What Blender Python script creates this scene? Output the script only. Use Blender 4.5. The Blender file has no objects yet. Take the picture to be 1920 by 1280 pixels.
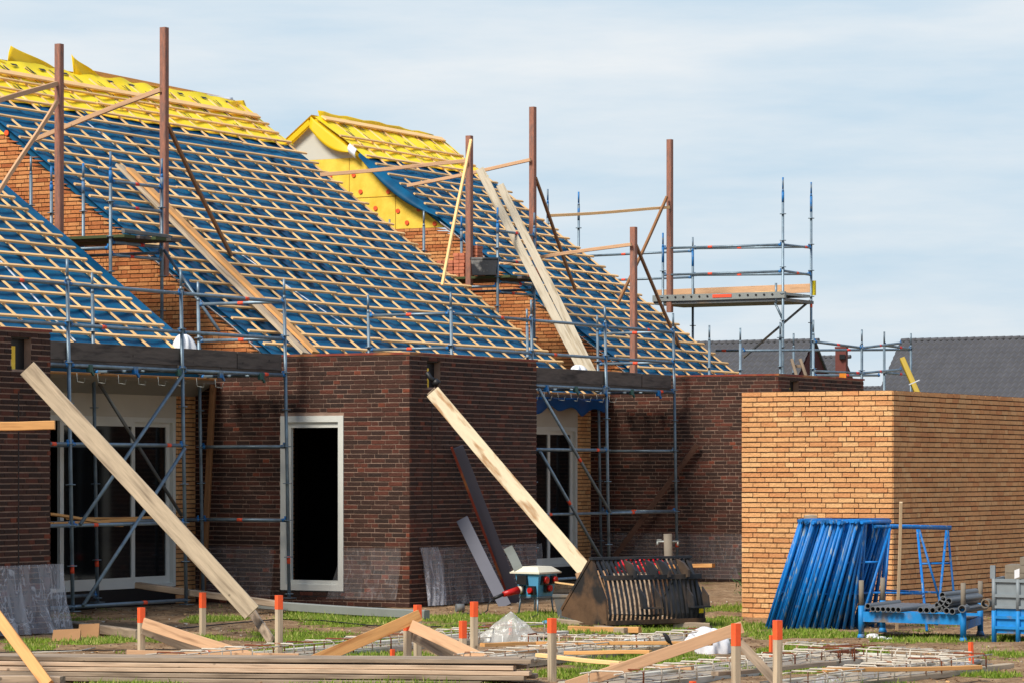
import bpy, math, random
import numpy as np
from mathutils import Vector, Matrix
random.seed(7); rng = np.random.default_rng(7)
sc = bpy.context.scene
COL = sc.collection
# ------------------------------------------------------------------ camera, light
# world x runs along the row of houses, y across it (away from the viewer), z up
PHI = math.radians(29.42); S, C = math.sin(PHI), math.cos(PHI); F = 6100.0; H = 1.83; HY = 882.0
cam = bpy.data.objects.new('camera', bpy.data.cameras.new('camera')); COL.objects.link(cam)
cam.location = (0, 0, H); cam.rotation_euler = (math.pi/2, 0, PHI - math.pi/2)
cam.data.sensor_width = 36; cam.data.lens = F/1920*36; cam.data.shift_y = (HY-640)/1920
cam.data.clip_start = 1; cam.data.clip_end = 2000
sc.camera = cam
SUN_E, SUN_A = math.radians(47), math.radians(14)
to_sun = Vector((-math.cos(SUN_E)*math.cos(SUN_A), math.cos(SUN_E)*math.sin(SUN_A), math.sin(SUN_E)))
sl = bpy.data.lights.new('sun', 'SUN'); sl.energy = 4.7; sl.angle = math.radians(20); sl.color = (1, .93, .82)
so = bpy.data.objects.new('sun', sl); COL.objects.link(so); so.rotation_euler = to_sun.to_track_quat('Z', 'Y').to_euler()
W = bpy.data.worlds.new('World'); sc.world = W; W.use_nodes = True
nt = W.node_tree; nt.nodes.clear()
def N(t, typ, **k):
    n = t.nodes.new(typ)
    for a, b in k.items(): setattr(n, a, b)
    return n
out = N(nt, 'ShaderNodeOutputWorld'); bg = N(nt, 'ShaderNodeBackground'); sky = N(nt, 'ShaderNodeTexSky')
sky.sky_type = 'NISHITA'; sky.sun_disc = False; sky.sun_elevation = SUN_E
sky.sun_rotation = math.atan2(to_sun.x, to_sun.y)
sky.dust_density = 2.0
tc = N(nt, 'ShaderNodeTexCoord'); mp = N(nt, 'ShaderNodeMapping'); mp.inputs['Scale'].default_value = (1.6, 1.6, 10)
mp.inputs['Rotation'].default_value = (0, 0.04, 0)
n1 = N(nt, 'ShaderNodeTexNoise'); n1.inputs['Scale'].default_value = 4.5; n1.inputs['Detail'].default_value = 7; n1.inputs['Roughness'].default_value = .55
r1 = N(nt, 'ShaderNodeValToRGB'); r1.color_ramp.elements[0].position = .30; r1.color_ramp.elements[1].position = .68
r1.color_ramp.elements[0].color = (.58, .745, .885, 1); r1.color_ramp.elements[1].color = (.88, .92, .95, 1)
sv = N(nt, 'ShaderNodeVectorMath', operation='SCALE'); sv.inputs['Scale'].default_value = .10
mx = N(nt, 'ShaderNodeMixRGB'); mx.inputs['Fac'].default_value = .92
nt.links.new(tc.outputs['Generated'], mp.inputs['Vector']); nt.links.new(mp.outputs[0], n1.inputs['Vector'])
nt.links.new(n1.outputs['Fac'], r1.inputs['Fac']); nt.links.new(sky.outputs[0], sv.inputs[0])
nt.links.new(sv.outputs[0], mx.inputs['Color1']); nt.links.new(r1.outputs[0], mx.inputs['Color2'])
sxyz = N(nt, 'ShaderNodeSeparateXYZ'); nt.links.new(tc.outputs['Generated'], sxyz.inputs[0])
zr_ = N(nt, 'ShaderNodeMapRange'); zr_.interpolation_type = 'SMOOTHSTEP'; zr_.inputs['From Min'].default_value = .15; zr_.inputs['From Max'].default_value = .6; nt.links.new(sxyz.outputs[2], zr_.inputs['Value'])
zen = N(nt, 'ShaderNodeMixRGB'); zen.inputs['Color2'].default_value = (.26, .38, .60, 1); nt.links.new(zr_.outputs[0], zen.inputs['Fac']); nt.links.new(mx.outputs[0], zen.inputs['Color1'])
nt.links.new(zen.outputs[0], bg.inputs['Color']); bg.inputs['Strength'].default_value = 1.0
nt.links.new(bg.outputs[0], out.inputs['Surface'])
sc.view_settings.view_transform = 'Standard'; sc.view_settings.look = 'None'
sc.view_settings.exposure = 0; sc.view_settings.gamma = 1
sc.render.engine = 'CYCLES'

# ------------------------------------------------------------------ survey helpers: sight line of a pixel met with a real plane
def ray(px, py): a = (px-960)/F; return (C+a*S, S-a*C, (HY-py)/F)
def ond(px, py, d): r = ray(px, py); return Vector((r[0]*d, r[1]*d, H+r[2]*d))
def onu(px, py, u): return ond(px, py, u/ray(px, py)[0])
def onw(px, py, w): return ond(px, py, w/ray(px, py)[1])
def onz(px, py, z=0.): return ond(px, py, (z-H)/ray(px, py)[2])
W0, Z0, TN = 26.1, 3.47, .727
SA = TN/math.hypot(1, TN); CA = 1/math.hypot(1, TN)
def onroof(px, py, off=0.):
    r = ray(px, py); return ond(px, py, (Z0+off-W0*TN-H)/(r[2]-r[1]*TN))
def proj(p): X = p[0]*S-p[1]*C; Y = p[0]*C+p[1]*S; return 960+F*X/Y, HY-F*(p[2]-H)/Y
RIGHT = Vector((S, -C, 0)); FWD = Vector((C, S, 0)); UP = Vector((0, 0, 1)); XU = Vector((1, 0, 0)); YW = Vector((0, 1, 0))

# ------------------------------------------------------------------ materials
def lin(c): return tuple((x/255/12.92 if x/255 <= .04045 else ((x/255+.055)/1.055)**2.4) for x in c)
MATS = {}
def mat(name, col, rough=.7, var=.12, scale=6., metal=0., bump=.1, stretch=None, col2=None, f2=(.5, .7), spec=.4, bscale=None, perobj=0., coords='Object'):
    m = bpy.data.materials.new(name); m.use_nodes = True; t = m.node_tree; b = t.nodes['Principled BSDF']
    b.inputs['Roughness'].default_value = rough; b.inputs['Metallic'].default_value = metal
    b.inputs['Specular IOR Level'].default_value = spec
    tcn = N(t, 'ShaderNodeTexCoord'); mpn = N(t, 'ShaderNodeMapping'); t.links.new(tcn.outputs[coords], mpn.inputs['Vector'])
    if stretch: mpn.inputs['Scale'].default_value = stretch
    oi = N(t, 'ShaderNodeObjectInfo'); av = N(t, 'ShaderNodeVectorMath', operation='MULTIPLY_ADD')
    av.inputs[1].default_value = (37, 53, 71); t.links.new(oi.outputs['Random'], av.inputs[0]); t.links.new(mpn.outputs[0], av.inputs[2])
    nz = N(t, 'ShaderNodeTexNoise'); nz.inputs['Scale'].default_value = scale; nz.inputs['Detail'].default_value = 6; nz.inputs['Roughness'].default_value = .65
    t.links.new(av.outputs[0], nz.inputs['Vector'])
    mr = N(t, 'ShaderNodeMapRange'); mr.inputs['From Min'].default_value = .25; mr.inputs['From Max'].default_value = .75
    mr.inputs['To Min'].default_value = 1-var; mr.inputs['To Max'].default_value = 1+var
    t.links.new(nz.outputs['Fac'], mr.inputs['Value'])
    base = N(t, 'ShaderNodeRGB'); base.outputs[0].default_value = (*col, 1); cur = base.outputs[0]
    if col2:
        n2 = N(t, 'ShaderNodeTexNoise'); n2.inputs['Scale'].default_value = scale*.45; n2.inputs['Detail'].default_value = 5
        t.links.new(av.outputs[0], n2.inputs['Vector'])
        rp = N(t, 'ShaderNodeMapRange'); rp.inputs['From Min'].default_value = f2[0]; rp.inputs['From Max'].default_value = f2[1]
        t.links.new(n2.outputs['Fac'], rp.inputs['Value'])
        m2 = N(t, 'ShaderNodeMixRGB'); m2.inputs['Color2'].default_value = (*col2, 1)
        t.links.new(rp.outputs[0], m2.inputs['Fac']); t.links.new(cur, m2.inputs['Color1']); cur = m2.outputs[0]
    mu = N(t, 'ShaderNodeVectorMath', operation='SCALE'); t.links.new(cur, mu.inputs[0]); t.links.new(mr.outputs[0], mu.inputs['Scale']); cur = mu.outputs[0]
    if stretch and stretch[1] > 8:
        vo = N(t, 'ShaderNodeTexVoronoi'); vo.inputs['Scale'].default_value = 3.6; va = N(t, 'ShaderNodeVectorMath', operation='MULTIPLY_ADD'); va.inputs[1].default_value = (19, 23, 29)
        t.links.new(oi.outputs['Random'], va.inputs[0]); t.links.new(tcn.outputs['Object'], va.inputs[2]); t.links.new(va.outputs[0], vo.inputs['Vector'])
        vr = N(t, 'ShaderNodeMapRange'); vr.inputs['From Min'].default_value = .035; vr.inputs['From Max'].default_value = .075; vr.inputs['To Min'].default_value = .42; vr.inputs['To Max'].default_value = 1
        t.links.new(vo.outputs['Distance'], vr.inputs['Value']); m6 = N(t, 'ShaderNodeVectorMath', operation='SCALE'); t.links.new(cur, m6.inputs[0]); t.links.new(vr.outputs[0], m6.inputs['Scale']); cur = m6.outputs[0]
    if perobj:
        pr_ = N(t, 'ShaderNodeMapRange'); pr_.inputs['To Min'].default_value = 1-perobj; pr_.inputs['To Max'].default_value = 1+perobj
        t.links.new(oi.outputs['Random'], pr_.inputs['Value'])
        m3 = N(t, 'ShaderNodeVectorMath', operation='SCALE'); t.links.new(cur, m3.inputs[0]); t.links.new(pr_.outputs[0], m3.inputs['Scale']); cur = m3.outputs[0]
    t.links.new(cur, b.inputs['Base Color'])
    if bump:
        bn = N(t, 'ShaderNodeBump'); bn.inputs['Strength'].default_value = bump; bn.inputs['Distance'].default_value = .01
        nb = N(t, 'ShaderNodeTexNoise'); nb.inputs['Scale'].default_value = bscale or scale*4; nb.inputs['Detail'].default_value = 4
        t.links.new(av.outputs[0], nb.inputs['Vector']); t.links.new(nb.outputs['Fac'], bn.inputs['Height']); t.links.new(bn.outputs[0], b.inputs['Normal'])
    MATS[name] = m; m['cur'] = 1
    return m
GR = (1.2, 14, 14)
M_batten = mat('batten wood', lin((238, 192, 132)), .75, .18, 3, stretch=GR, perobj=.2)
M_board = mat('weathered board', lin((196, 176, 148)), .8, .2, 3, stretch=GR, col2=lin((118, 100, 82)), f2=(.5, .8), perobj=.08)
M_graywood = mat('grey plank', lin((166, 146, 124)), .85, .25, 3, stretch=GR, col2=lin((92, 76, 60)), f2=(.45, .75), perobj=.15)
M_fresh = mat('fresh timber', lin((214, 158, 96)), .7, .15, 3, stretch=GR, col2=lin((168, 108, 56)), f2=(.55, .75), perobj=.1)
M_pinkwood = mat('planed timber', lin((204, 162, 124)), .75, .14, 3, stretch=GR, col2=lin((150, 112, 82)), f2=(.58, .8), perobj=.08)
M_redpost = mat('red stained post', lin((160, 108, 88)), .75, .25, 4, stretch=(3, 14, 14), col2=lin((126, 98, 88)), f2=(.45, .7), perobj=.08)
M_brownwood = mat('brown brace wood', lin((140, 98, 62)), .8, .25, 3, stretch=GR, perobj=.1)
M_form = mat('formwork sheet', lin((206, 188, 154)), .6, .12, 5, stretch=(1, 5, 5), col2=lin((158, 118, 74)), f2=(.50, .66))
M_toe = mat('dark scaffold board', lin((98, 88, 80)), .9, .25, 3, stretch=(1.5, 10, 10), col2=lin((60, 54, 50)), f2=(.5, .7))
M_orangep = mat('orange marker paint', (.95, .12, .03), .6, .12, 20, bump=.05)
M_galv = mat('galvanised tube', lin((122, 140, 152)), .45, .25, 9, metal=.4, col2=lin((98, 106, 112)), f2=(.5, .8), perobj=.15, bump=.03)
M_bluep = mat('blue paint', lin((30, 112, 176)), .5, .25, 14, col2=lin((110, 126, 138)), f2=(.48, .58), bump=.05)
M_bluefr = mat('trestle blue', lin((8, 108, 182)), .5, .3, 10, col2=lin((120, 140, 156)), f2=(.58, .66), bump=.08, perobj=.35, stretch=(6, 6, 1.2))
M_bluedk = mat('stillage blue', lin((24, 128, 196)), .6, .22, 8, col2=lin((120, 112, 104)), f2=(.54, .66), bump=.05)
M_tape = mat('orange tape', (.9, .10, .04), .6, .1, 10, bump=0)
M_redtape = mat('red tape', (.75, .05, .04), .6, .1, 10, bump=0)
M_white = mat('white frame paint', lin((214, 214, 206)), .45, .05, 4, bump=.03)
M_panel = mat('cream panel', lin((196, 190, 176)), .6, .05, 3, bump=.03)
M_soffit = mat('soffit grey', lin((150, 150, 146)), .65, .05, 3, bump=.02)
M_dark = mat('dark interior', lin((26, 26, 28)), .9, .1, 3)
M_plaster = mat('grey plaster', lin((88, 88, 88)), .9, .1, 2)
M_trimred = mat('red capping', lin((132, 56, 40)), .7, .25, 4, col2=lin((160, 104, 60)), f2=(.5, .6))
M_roofing = mat('roofing felt', lin((60, 58, 56)), .95, .15, 3)
M_blue = mat('blue underlay', lin((0, 92, 132)), .62, .24, 1.3, col2=lin((0, 68, 104)), f2=(.45, .7), spec=.25, bump=.45, bscale=2.5, stretch=(1, 3, 3))
M_yroof = mat('yellow roof foil', lin((255, 226, 34)), .5, .05, 2.2, col2=lin((255, 212, 10)), f2=(.5, .75), bump=.25, bscale=3.5)
M_lap = mat('blue underlay fold', lin((0, 60, 96)), .55, .2, 2, bump=.4)
M_yellow = mat('yellow foil', lin((255, 222, 34)), .5, .05, 2.2, col2=lin((255, 216, 10)), f2=(.5, .75), bump=.3, bscale=3.5)
t_ = M_yellow.node_tree; tb = N(t_, 'ShaderNodeBsdfTranslucent'); tb.inputs['Color'].default_value = (1, .78, .02, 1); tm = N(t_, 'ShaderNodeMixShader'); tm.inputs['Fac'].default_value = .35
t_.links.new(t_.nodes['Principled BSDF'].outputs[0], tm.inputs[1]); t_.links.new(tb.outputs[0], tm.inputs[2]); t_.links.new(tm.outputs[0], t_.nodes['Material Output'].inputs['Surface'])
M_insul = mat('yellow insulation', lin((252, 214, 84)), .95, .10, 7, col2=lin((238, 192, 60)), f2=(.45, .75), bump=.4)
M_whitefoil = mat('white foil', lin((226, 228, 232)), .5, .05, 4, bump=.2)
M_creamboard = mat('cream gable board', lin((206, 202, 188)), .8, .05, 3, bump=.1)
M_black = mat('black', (.014, .014, .015), .5, .1, 10, bump=0)
M_red = mat('red plastic', lin((190, 28, 24)), .35, .1, 8, bump=0)
M_hose = mat('red hose', lin((200, 20, 34)), .35, .1, 8, bump=0)
M_boxblue = mat('box blue', lin((88, 158, 196)), .45, .06, 8, bump=.03)
M_lid = mat('box lid cream', lin((224, 218, 196)), .5, .05, 8, bump=.02)
M_steel = mat('bucket steel', lin((46, 48, 52)), .55, .3, 5, metal=.2, col2=lin((96, 78, 62)), f2=(.5, .72), bump=.3)
M_mud = mat('muddy steel', lin((98, 74, 54)), .75, .3, 5, metal=.1, col2=lin((40, 38, 38)), f2=(.5, .62), bump=.4)
M_pipe = mat('grey pipe', lin((118, 120, 122)), .45, .12, 5, metal=.3, bump=.03, perobj=.15)
M_rust = mat('rust', lin((120, 62, 34)), .85, .3, 15, bump=.3)
M_rebar = mat('rebar pale', lin((202, 192, 176)), .8, .2, 25, col2=lin((150, 104, 76)), f2=(.56, .64), bump=.2)
M_eps = mat('white foam board', lin((206, 200, 186)), .9, .1, 5, col2=lin((160, 148, 126)), f2=(.42, .65), bump=.2)
M_card = mat('cardboard', lin((176, 132, 92)), .9, .08, 5)
M_bag = mat('white bag', lin((222, 222, 226)), .6, .06, 5, bump=.3)
M_tarp = mat('blue tarp', lin((12, 84, 160)), .4, .15, 4, bump=.3)
M_grayplank = mat('coated panel grey', lin((84, 86, 100)), .55, .06, 3, bump=.02)
M_tub = mat('mortar tub', lin((52, 54, 58)), .7, .2, 6, col2=lin((150, 148, 142)), f2=(.6, .66), bump=.2)
M_conc = mat('grey concrete', lin((128, 118, 104)), .9, .15, 6, bump=.3)
M_graytub = mat('grey tub', lin((104, 108, 110)), .7, .15, 6, col2=lin((140, 122, 100)), f2=(.5, .7), bump=.1)
M_zinc = mat('zinc channel', lin((150, 154, 150)), .5, .1, 5, metal=.3)
M_glass = mat('dark glass', lin((20, 22, 24)), .08, .05, 3, bump=0, spec=.8)
M_yelpack = mat('yellow timber pack', lin((176, 148, 44)), .6, .15, 5, stretch=(1, 10, 10))
M_bin = mat('bin grey', lin((128, 136, 140)), .55, .12, 6, bump=.1)
M_redbrick = mat('dark red brick far', lin((96, 52, 48)), .9, .12, 4)
M_chim = mat('chimney brick far', lin((112, 62, 56)), .9, .12, 4)
M_bird = mat('black feathers', lin((34, 32, 34)), .6, .1, 30)
M_green = mat('leaf green', lin((70, 110, 30)), .7, .3, 30, bump=0)
M_yelflower = mat('yellow flower', lin((225, 200, 20)), .7, .1, 30, bump=0)
M_olive = mat('green painted wood', lin((70, 78, 44)), .8, .25, 5, stretch=GR)
M_stickwood = mat('pale handle', lin((214, 184, 146)), .7, .1, 5, stretch=GR)

def film(name, alpha, tint=(.75, .75, .76)):
    m = bpy.data.materials.new(name); m.use_nodes = True; t = m.node_tree; b = t.nodes['Principled BSDF']; o = t.nodes['Material Output']
    b.inputs['Base Color'].default_value = (*tint, 1); b.inputs['Roughness'].default_value = .28; b.inputs['Specular IOR Level'].default_value = .7
    tr = N(t, 'ShaderNodeBsdfTransparent'); ms = N(t, 'ShaderNodeMixShader')
    tcn = N(t, 'ShaderNodeTexCoord'); mpn = N(t, 'ShaderNodeMapping'); mpn.inputs['Scale'].default_value = (4.5, 4.5, 1.1); mpn.inputs['Rotation'].default_value = (.25, .2, 0)
    nz = N(t, 'ShaderNodeTexNoise'); nz.inputs['Scale'].default_value = 1.7; nz.inputs['Detail'].default_value = 3; nz.inputs['Distortion'].default_value = .8
    t.links.new(tcn.outputs['Object'], mpn.inputs['Vector']); t.links.new(mpn.outputs[0], nz.inputs['Vector'])
    sb = N(t, 'ShaderNodeMath', operation='SUBTRACT'); t.links.new(nz.outputs['Fac'], sb.inputs[0]); sb.inputs[1].default_value = .5
    ab = N(t, 'ShaderNodeMath', operation='ABSOLUTE'); t.links.new(sb.outputs[0], ab.inputs[0])
    cr = N(t, 'ShaderNodeMapRange'); cr.inputs['From Min'].default_value = .0; cr.inputs['From Max'].default_value = .022; cr.inputs['To Min'].default_value = alpha*1.5; cr.inputs['To Max'].default_value = 0  # crease highlights painted in as thin, more opaque pale lines
    t.links.new(ab.outputs[0], cr.inputs['Value'])
    mr = N(t, 'ShaderNodeMath', operation='ADD'); t.links.new(cr.outputs[0], mr.inputs[0])
    br = N(t, 'ShaderNodeMapRange'); br.inputs['From Min'].default_value = .3; br.inputs['From Max'].default_value = .8; br.inputs['To Min'].default_value = alpha*.7; br.inputs['To Max'].default_value = alpha*1.5
    t.links.new(nz.outputs['Fac'], br.inputs['Value']); t.links.new(br.outputs[0], mr.inputs[1]); t.links.new(mr.outputs[0], ms.inputs['Fac'])
    bn = N(t, 'ShaderNodeBump'); bn.inputs['Strength'].default_value = .6; bn.inputs['Distance'].default_value = .03
    t.links.new(nz.outputs['Fac'], bn.inputs['Height']); t.links.new(bn.outputs[0], b.inputs['Normal'])
    t.links.new(tr.outputs[0], ms.inputs[1]); t.links.new(b.outputs[0], ms.inputs[2]); t.links.new(ms.outputs[0], o.inputs['Surface'])
    return m
M_film = film('clear sheeting', .07, (.6, .6, .62)); M_film2 = film('milky sheeting', .28, (.62, .62, .66))

def brickmat(name, stops, mott, rough=.85, dark2=None):
    m = bpy.data.materials.new(name); m.use_nodes = True; t = m.node_tree; b = t.nodes['Principled BSDF']
    b.inputs['Roughness'].default_value = rough; b.inputs['Specular IOR Level'].default_value = .25
    at = N(t, 'ShaderNodeAttribute'); at.attribute_name = 'tint'
    sp = N(t, 'ShaderNodeSeparateColor'); t.links.new(at.outputs['Color'], sp.inputs[0])
    rp = N(t, 'ShaderNodeValToRGB'); el = rp.color_ramp.elements
    for i, (p, c) in enumerate(stops):
        e = el[i] if i < 2 else el.new(p)
        e.position = p; e.color = (*c, 1)
    t.links.new(sp.outputs[0], rp.inputs['Fac'])
    tcn = N(t, 'ShaderNodeTexCoord'); nz = N(t, 'ShaderNodeTexNoise'); nz.inputs['Scale'].default_value = 26; nz.inputs['Detail'].default_value = 5; nz.inputs['Roughness'].default_value = .7
    t.links.new(tcn.outputs['Object'], nz.inputs['Vector'])
    mr = N(t, 'ShaderNodeMapRange'); mr.inputs['From Min'].default_value = .3; mr.inputs['From Max'].default_value = .7
    mr.inputs['To Min'].default_value = 1-mott; mr.inputs['To Max'].default_value = 1+mott
    t.links.new(nz.outputs['Fac'], mr.inputs['Value'])
    # large soft staining of the whole wall
    n3 = N(t, 'ShaderNodeTexNoise'); n3.inputs['Scale'].default_value = 1.1; n3.inputs['Detail'].default_value = 4; t.links.new(tcn.outputs['Object'], n3.inputs['Vector'])
    m4 = N(t, 'ShaderNodeMapRange'); m4.inputs['From Min'].default_value = .3; m4.inputs['From Max'].default_value = .7; m4.inputs['To Min'].default_value = .88; m4.inputs['To Max'].default_value = 1.1
    t.links.new(n3.outputs['Fac'], m4.inputs['Value'])
    mm = N(t, 'ShaderNodeMath', operation='MULTIPLY'); t.links.new(mr.outputs[0], mm.inputs[0]); t.links.new(m4.outputs[0], mm.inputs[1])
    mu = N(t, 'ShaderNodeVectorMath', operation='SCALE'); t.links.new(rp.outputs[0], mu.inputs[0]); t.links.new(mm.outputs[0], mu.inputs['Scale'])
    n5 = N(t, 'ShaderNodeTexNoise'); n5.inputs['Scale'].default_value = 5.5; n5.inputs['Detail'].default_value = 8; n5.inputs['Roughness'].default_value = .75; t.links.new(tcn.outputs['Object'], n5.inputs['Vector'])
    m5 = N(t, 'ShaderNodeMapRange'); m5.inputs['From Min'].default_value = .64; m5.inputs['From Max'].default_value = .76; m5.inputs['To Max'].default_value = .38; t.links.new(n5.outputs['Fac'], m5.inputs['Value'])
    mw = N(t, 'ShaderNodeMixRGB'); mw.inputs['Color2'].default_value = (.42, .36, .30, 1); t.links.new(m5.outputs[0], mw.inputs['Fac']); t.links.new(mu.outputs[0], mw.inputs['Color1'])
    t.links.new(mw.outputs[0], b.inputs['Base Color'])
    bn = N(t, 'ShaderNodeBump'); bn.inputs['Strength'].default_value = .8; bn.inputs['Distance'].default_value = .014
    nb = N(t, 'ShaderNodeTexNoise'); nb.inputs['Scale'].default_value = 34; nb.inputs['Detail'].default_value = 3; nb.inputs['Distortion'].default_value = .8
    t.links.new(tcn.outputs['Object'], nb.inputs['Vector']); t.links.new(nb.outputs['Fac'], bn.inputs['Height']); t.links.new(bn.outputs[0], b.inputs['Normal'])
    return m
M_obrick = brickmat('orange brick', [(0, lin((208, 144, 94))), (1, lin((228, 180, 126))), (.3, lin((217, 159, 106))), (.7, lin((222, 166, 112)))], .13)
M_gbrick = brickmat('gable brick', [(0, lin((176, 100, 58))), (1, lin((222, 160, 104))), (.3, lin((198, 126, 76))), (.7, lin((210, 142, 88)))], .12)
M_dbrick = brickmat('dark brick', [(0, lin((52, 38, 33))), (1, lin((116, 60, 42))), (.6, lin((68, 44, 36))), (.88, lin((90, 50, 39)))], .16)
M_omort = mat('dark joint', lin((70, 54, 40)), .95, .12, 12)
M_dmort = mat('pale joint', lin((150, 124, 108)), .95, .3, 6)

# ------------------------------------------------------------------ object helpers
WMX = {}
def link(name, me, parent=None, Mw=None):
    o = bpy.data.objects.new(name, me); COL.objects.link(o); Mw = Mw or Matrix.Identity(4); WMX[o.name] = Mw.copy()
    if parent: o.parent = parent; o.matrix_basis = WMX[parent.name].inverted() @ Mw
    else: o.matrix_basis = Mw
    return o
def tag(o, label=None, cat=None, group=None, kind=None):
    if label: o['label'] = label
    if cat: o['category'] = cat
    if group: o['group'] = group
    if kind: o['kind'] = kind
    return o
def thing(name, base, label, cat, group=None):
    return tag(link(name, None, None, Matrix.Translation(Vector(base))), label, cat, group)
class MB:
    def __init__(s): s.v = []; s.f = []; s.m = []; s.sm = []
    def face(s, pts, mi=0, sm=False):
        i = len(s.v); s.v += [tuple(p) for p in pts]; s.f.append(tuple(range(i, i+len(pts)))); s.m.append(mi); s.sm.append(sm)
    def hexa(s, P, mi=0):
        i = len(s.v); s.v += [tuple(p) for p in P]
        for q in ((0, 3, 2, 1), (4, 5, 6, 7), (0, 1, 5, 4), (1, 2, 6, 5), (2, 3, 7, 6), (3, 0, 4, 7)):
            s.f.append(tuple(i+k for k in q)); s.m.append(mi); s.sm.append(False)
    def obox(s, c, a, b, d, mi=0):  # centre and three half vectors
        c = Vector(c); a, b, d = Vector(a), Vector(b), Vector(d)
        s.hexa([c-a-b-d, c+a-b-d, c+a+b-d, c-a+b-d, c-a-b+d, c+a-b+d, c+a+b+d, c-a+b+d], mi)
    def box(s, x0, x1, y0, y1, z0, z1, mi=0):
        s.obox(((x0+x1)/2, (y0+y1)/2, (z0+z1)/2), ((x1-x0)/2, 0, 0), (0, (y1-y0)/2, 0), (0, 0, (z1-z0)/2), mi)
    def beam(s, p0, p1, w, h, up=UP, mi=0):
        p0, p1 = Vector(p0), Vector(p1); d = (p1-p0).normalized(); sd = d.cross(Vector(up))
        if sd.length < 1e-4: sd = d.cross(XU)
        sd.normalize(); n = sd.cross(d)
        s.obox((p0+p1)/2, (p1-p0)/2, sd*w/2, n*h/2, mi)
    def tube(s, p0, p1, r, n=10, mi=0, r1=None, caps=True):
        p0, p1 = Vector(p0), Vector(p1); d = (p1-p0).normalized(); a = d.cross(UP)
        if a.length < 1e-3: a = d.cross(XU)
        a.normalize(); b = d.cross(a); r1 = r if r1 is None else r1; i = len(s.v)
        for p, rr in ((p0, r), (p1, r1)):
            for k in range(n):
                t = 2*math.pi*k/n; s.v.append(tuple(p+(a*math.cos(t)+b*math.sin(t))*rr))
        for k in range(n):
            l = (k+1) % n; s.f.append((i+k, i+n+k, i+n+l, i+l)); s.m.append(mi); s.sm.append(True)
        if caps:
            s.f.append(tuple(i+k for k in range(n))); s.m.append(mi); s.sm.append(False)
            s.f.append(tuple(i+n+k for k in reversed(range(n)))); s.m.append(mi); s.sm.append(False)
    def path(s, pts, r, n=8, mi=0, closed=False):
        pts = [Vector(p) for p in pts]; i = len(s.v); L = len(pts); prev = None
        for k, p in enumerate(pts):
            a = pts[k-1] if (k > 0 or closed) else p; b = pts[(k+1) % L] if (k < L-1 or closed) else p
            d = (b-a).normalized()
            if prev is None:
                q = d.cross(UP)
                if q.length < 1e-2: q = d.cross(XU)
            else: q = prev-d*prev.dot(d)
            q.normalize(); prev = q; e = d.cross(q)
            for j in range(n):
                t = 2*math.pi*j/n; s.v.append(tuple(p+(q*math.cos(t)+e*math.sin(t))*r))
        for k in range(L if closed else L-1):
            for j in range(n):
                l = (j+1) % n; k2 = (k+1) % L
                s.f.append((i+k*n+j, i+k*n+l, i+k2*n+l, i+k2*n+j)); s.m.append(mi); s.sm.append(True)
        if not closed:
            s.f.append(tuple(i+j for j in reversed(range(n)))); s.m.append(mi); s.sm.append(False)
            s.f.append(tuple(i+(L-1)*n+j for j in range(n))); s.m.append(mi); s.sm.append(False)
    def prism(s, poly, ext, mi=0):
        poly = [Vector(p) for p in poly]; ext = Vector(ext); n = len(poly)
        s.face(poly, mi); s.face([p+ext for p in reversed(poly)], mi)
        for k in range(n): l = (k+1) % n; s.face([poly[k], poly[k]+ext, poly[l]+ext, poly[l]], mi)
    def sheet(s, fn, nu, nv, mi=0, sm=True, th=None):
        i = len(s.v); G = [[Vector(fn(a/nu, b/nv)) for b in range(nv+1)] for a in range(nu+1)]
        for r in G:
            for p in r: s.v.append(tuple(p))
        for a in range(nu):
            for b in range(nv):
                q = i+a*(nv+1)+b; s.f.append((q, q+nv+1, q+nv+2, q+1)); s.m.append(mi); s.sm.append(sm)
        if th:
            j = len(s.v); off = Vector(th)
            for r in G:
                for p in r: s.v.append(tuple(p+off))
            for a in range(nu):
                for b in range(nv):
                    q = j+a*(nv+1)+b; s.f.append((q, q+1, q+nv+2, q+nv+1)); s.m.append(mi); s.sm.append(sm)
            bd = [(a, 0) for a in range(nu)]+[(nu, b) for b in range(nv)]+[(a, nv) for a in range(nu, 0, -1)]+[(0, b) for b in range(nv, 0, -1)]
            for k in range(len(bd)):
                a0, b0 = bd[k]; a1, b1 = bd[(k+1) % len(bd)]
                q0, q1 = a0*(nv+1)+b0, a1*(nv+1)+b1
                s.f.append((i+q0, j+q0, j+q1, i+q1)); s.m.append(mi); s.sm.append(False)
    def build(s, name, mats, parent=None, origin=None):
        if not isinstance(mats, (list, tuple)): mats = [mats]
        if origin is None: origin = WMX[parent.name].translation if parent else Vector((sum(v[0] for v in s.v)/len(s.v), sum(v[1] for v in s.v)/len(s.v), min(v[2] for v in s.v)))
        origin = Vector(origin)
        me = bpy.data.meshes.new(name); me.from_pydata([(v[0]-origin.x, v[1]-origin.y, v[2]-origin.z) for v in s.v], [], s.f)
        for m in mats: me.materials.append(m)
        me.polygons.foreach_set('material_index', s.m); me.polygons.foreach_set('use_smooth', s.sm); me.update()
        return link(name, me, parent, Matrix.Translation(origin))
def axis_matrix(p0, p1, up=UP):
    d = (p1-p0).normalized(); sd = d.cross(Vector(up))
    if sd.length < 1e-4: sd = d.cross(XU)
    sd.normalize(); n = sd.cross(d)
    M = Matrix((d, sd, n)).transposed().to_4x4(); M.translation = p0; return M
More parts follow.
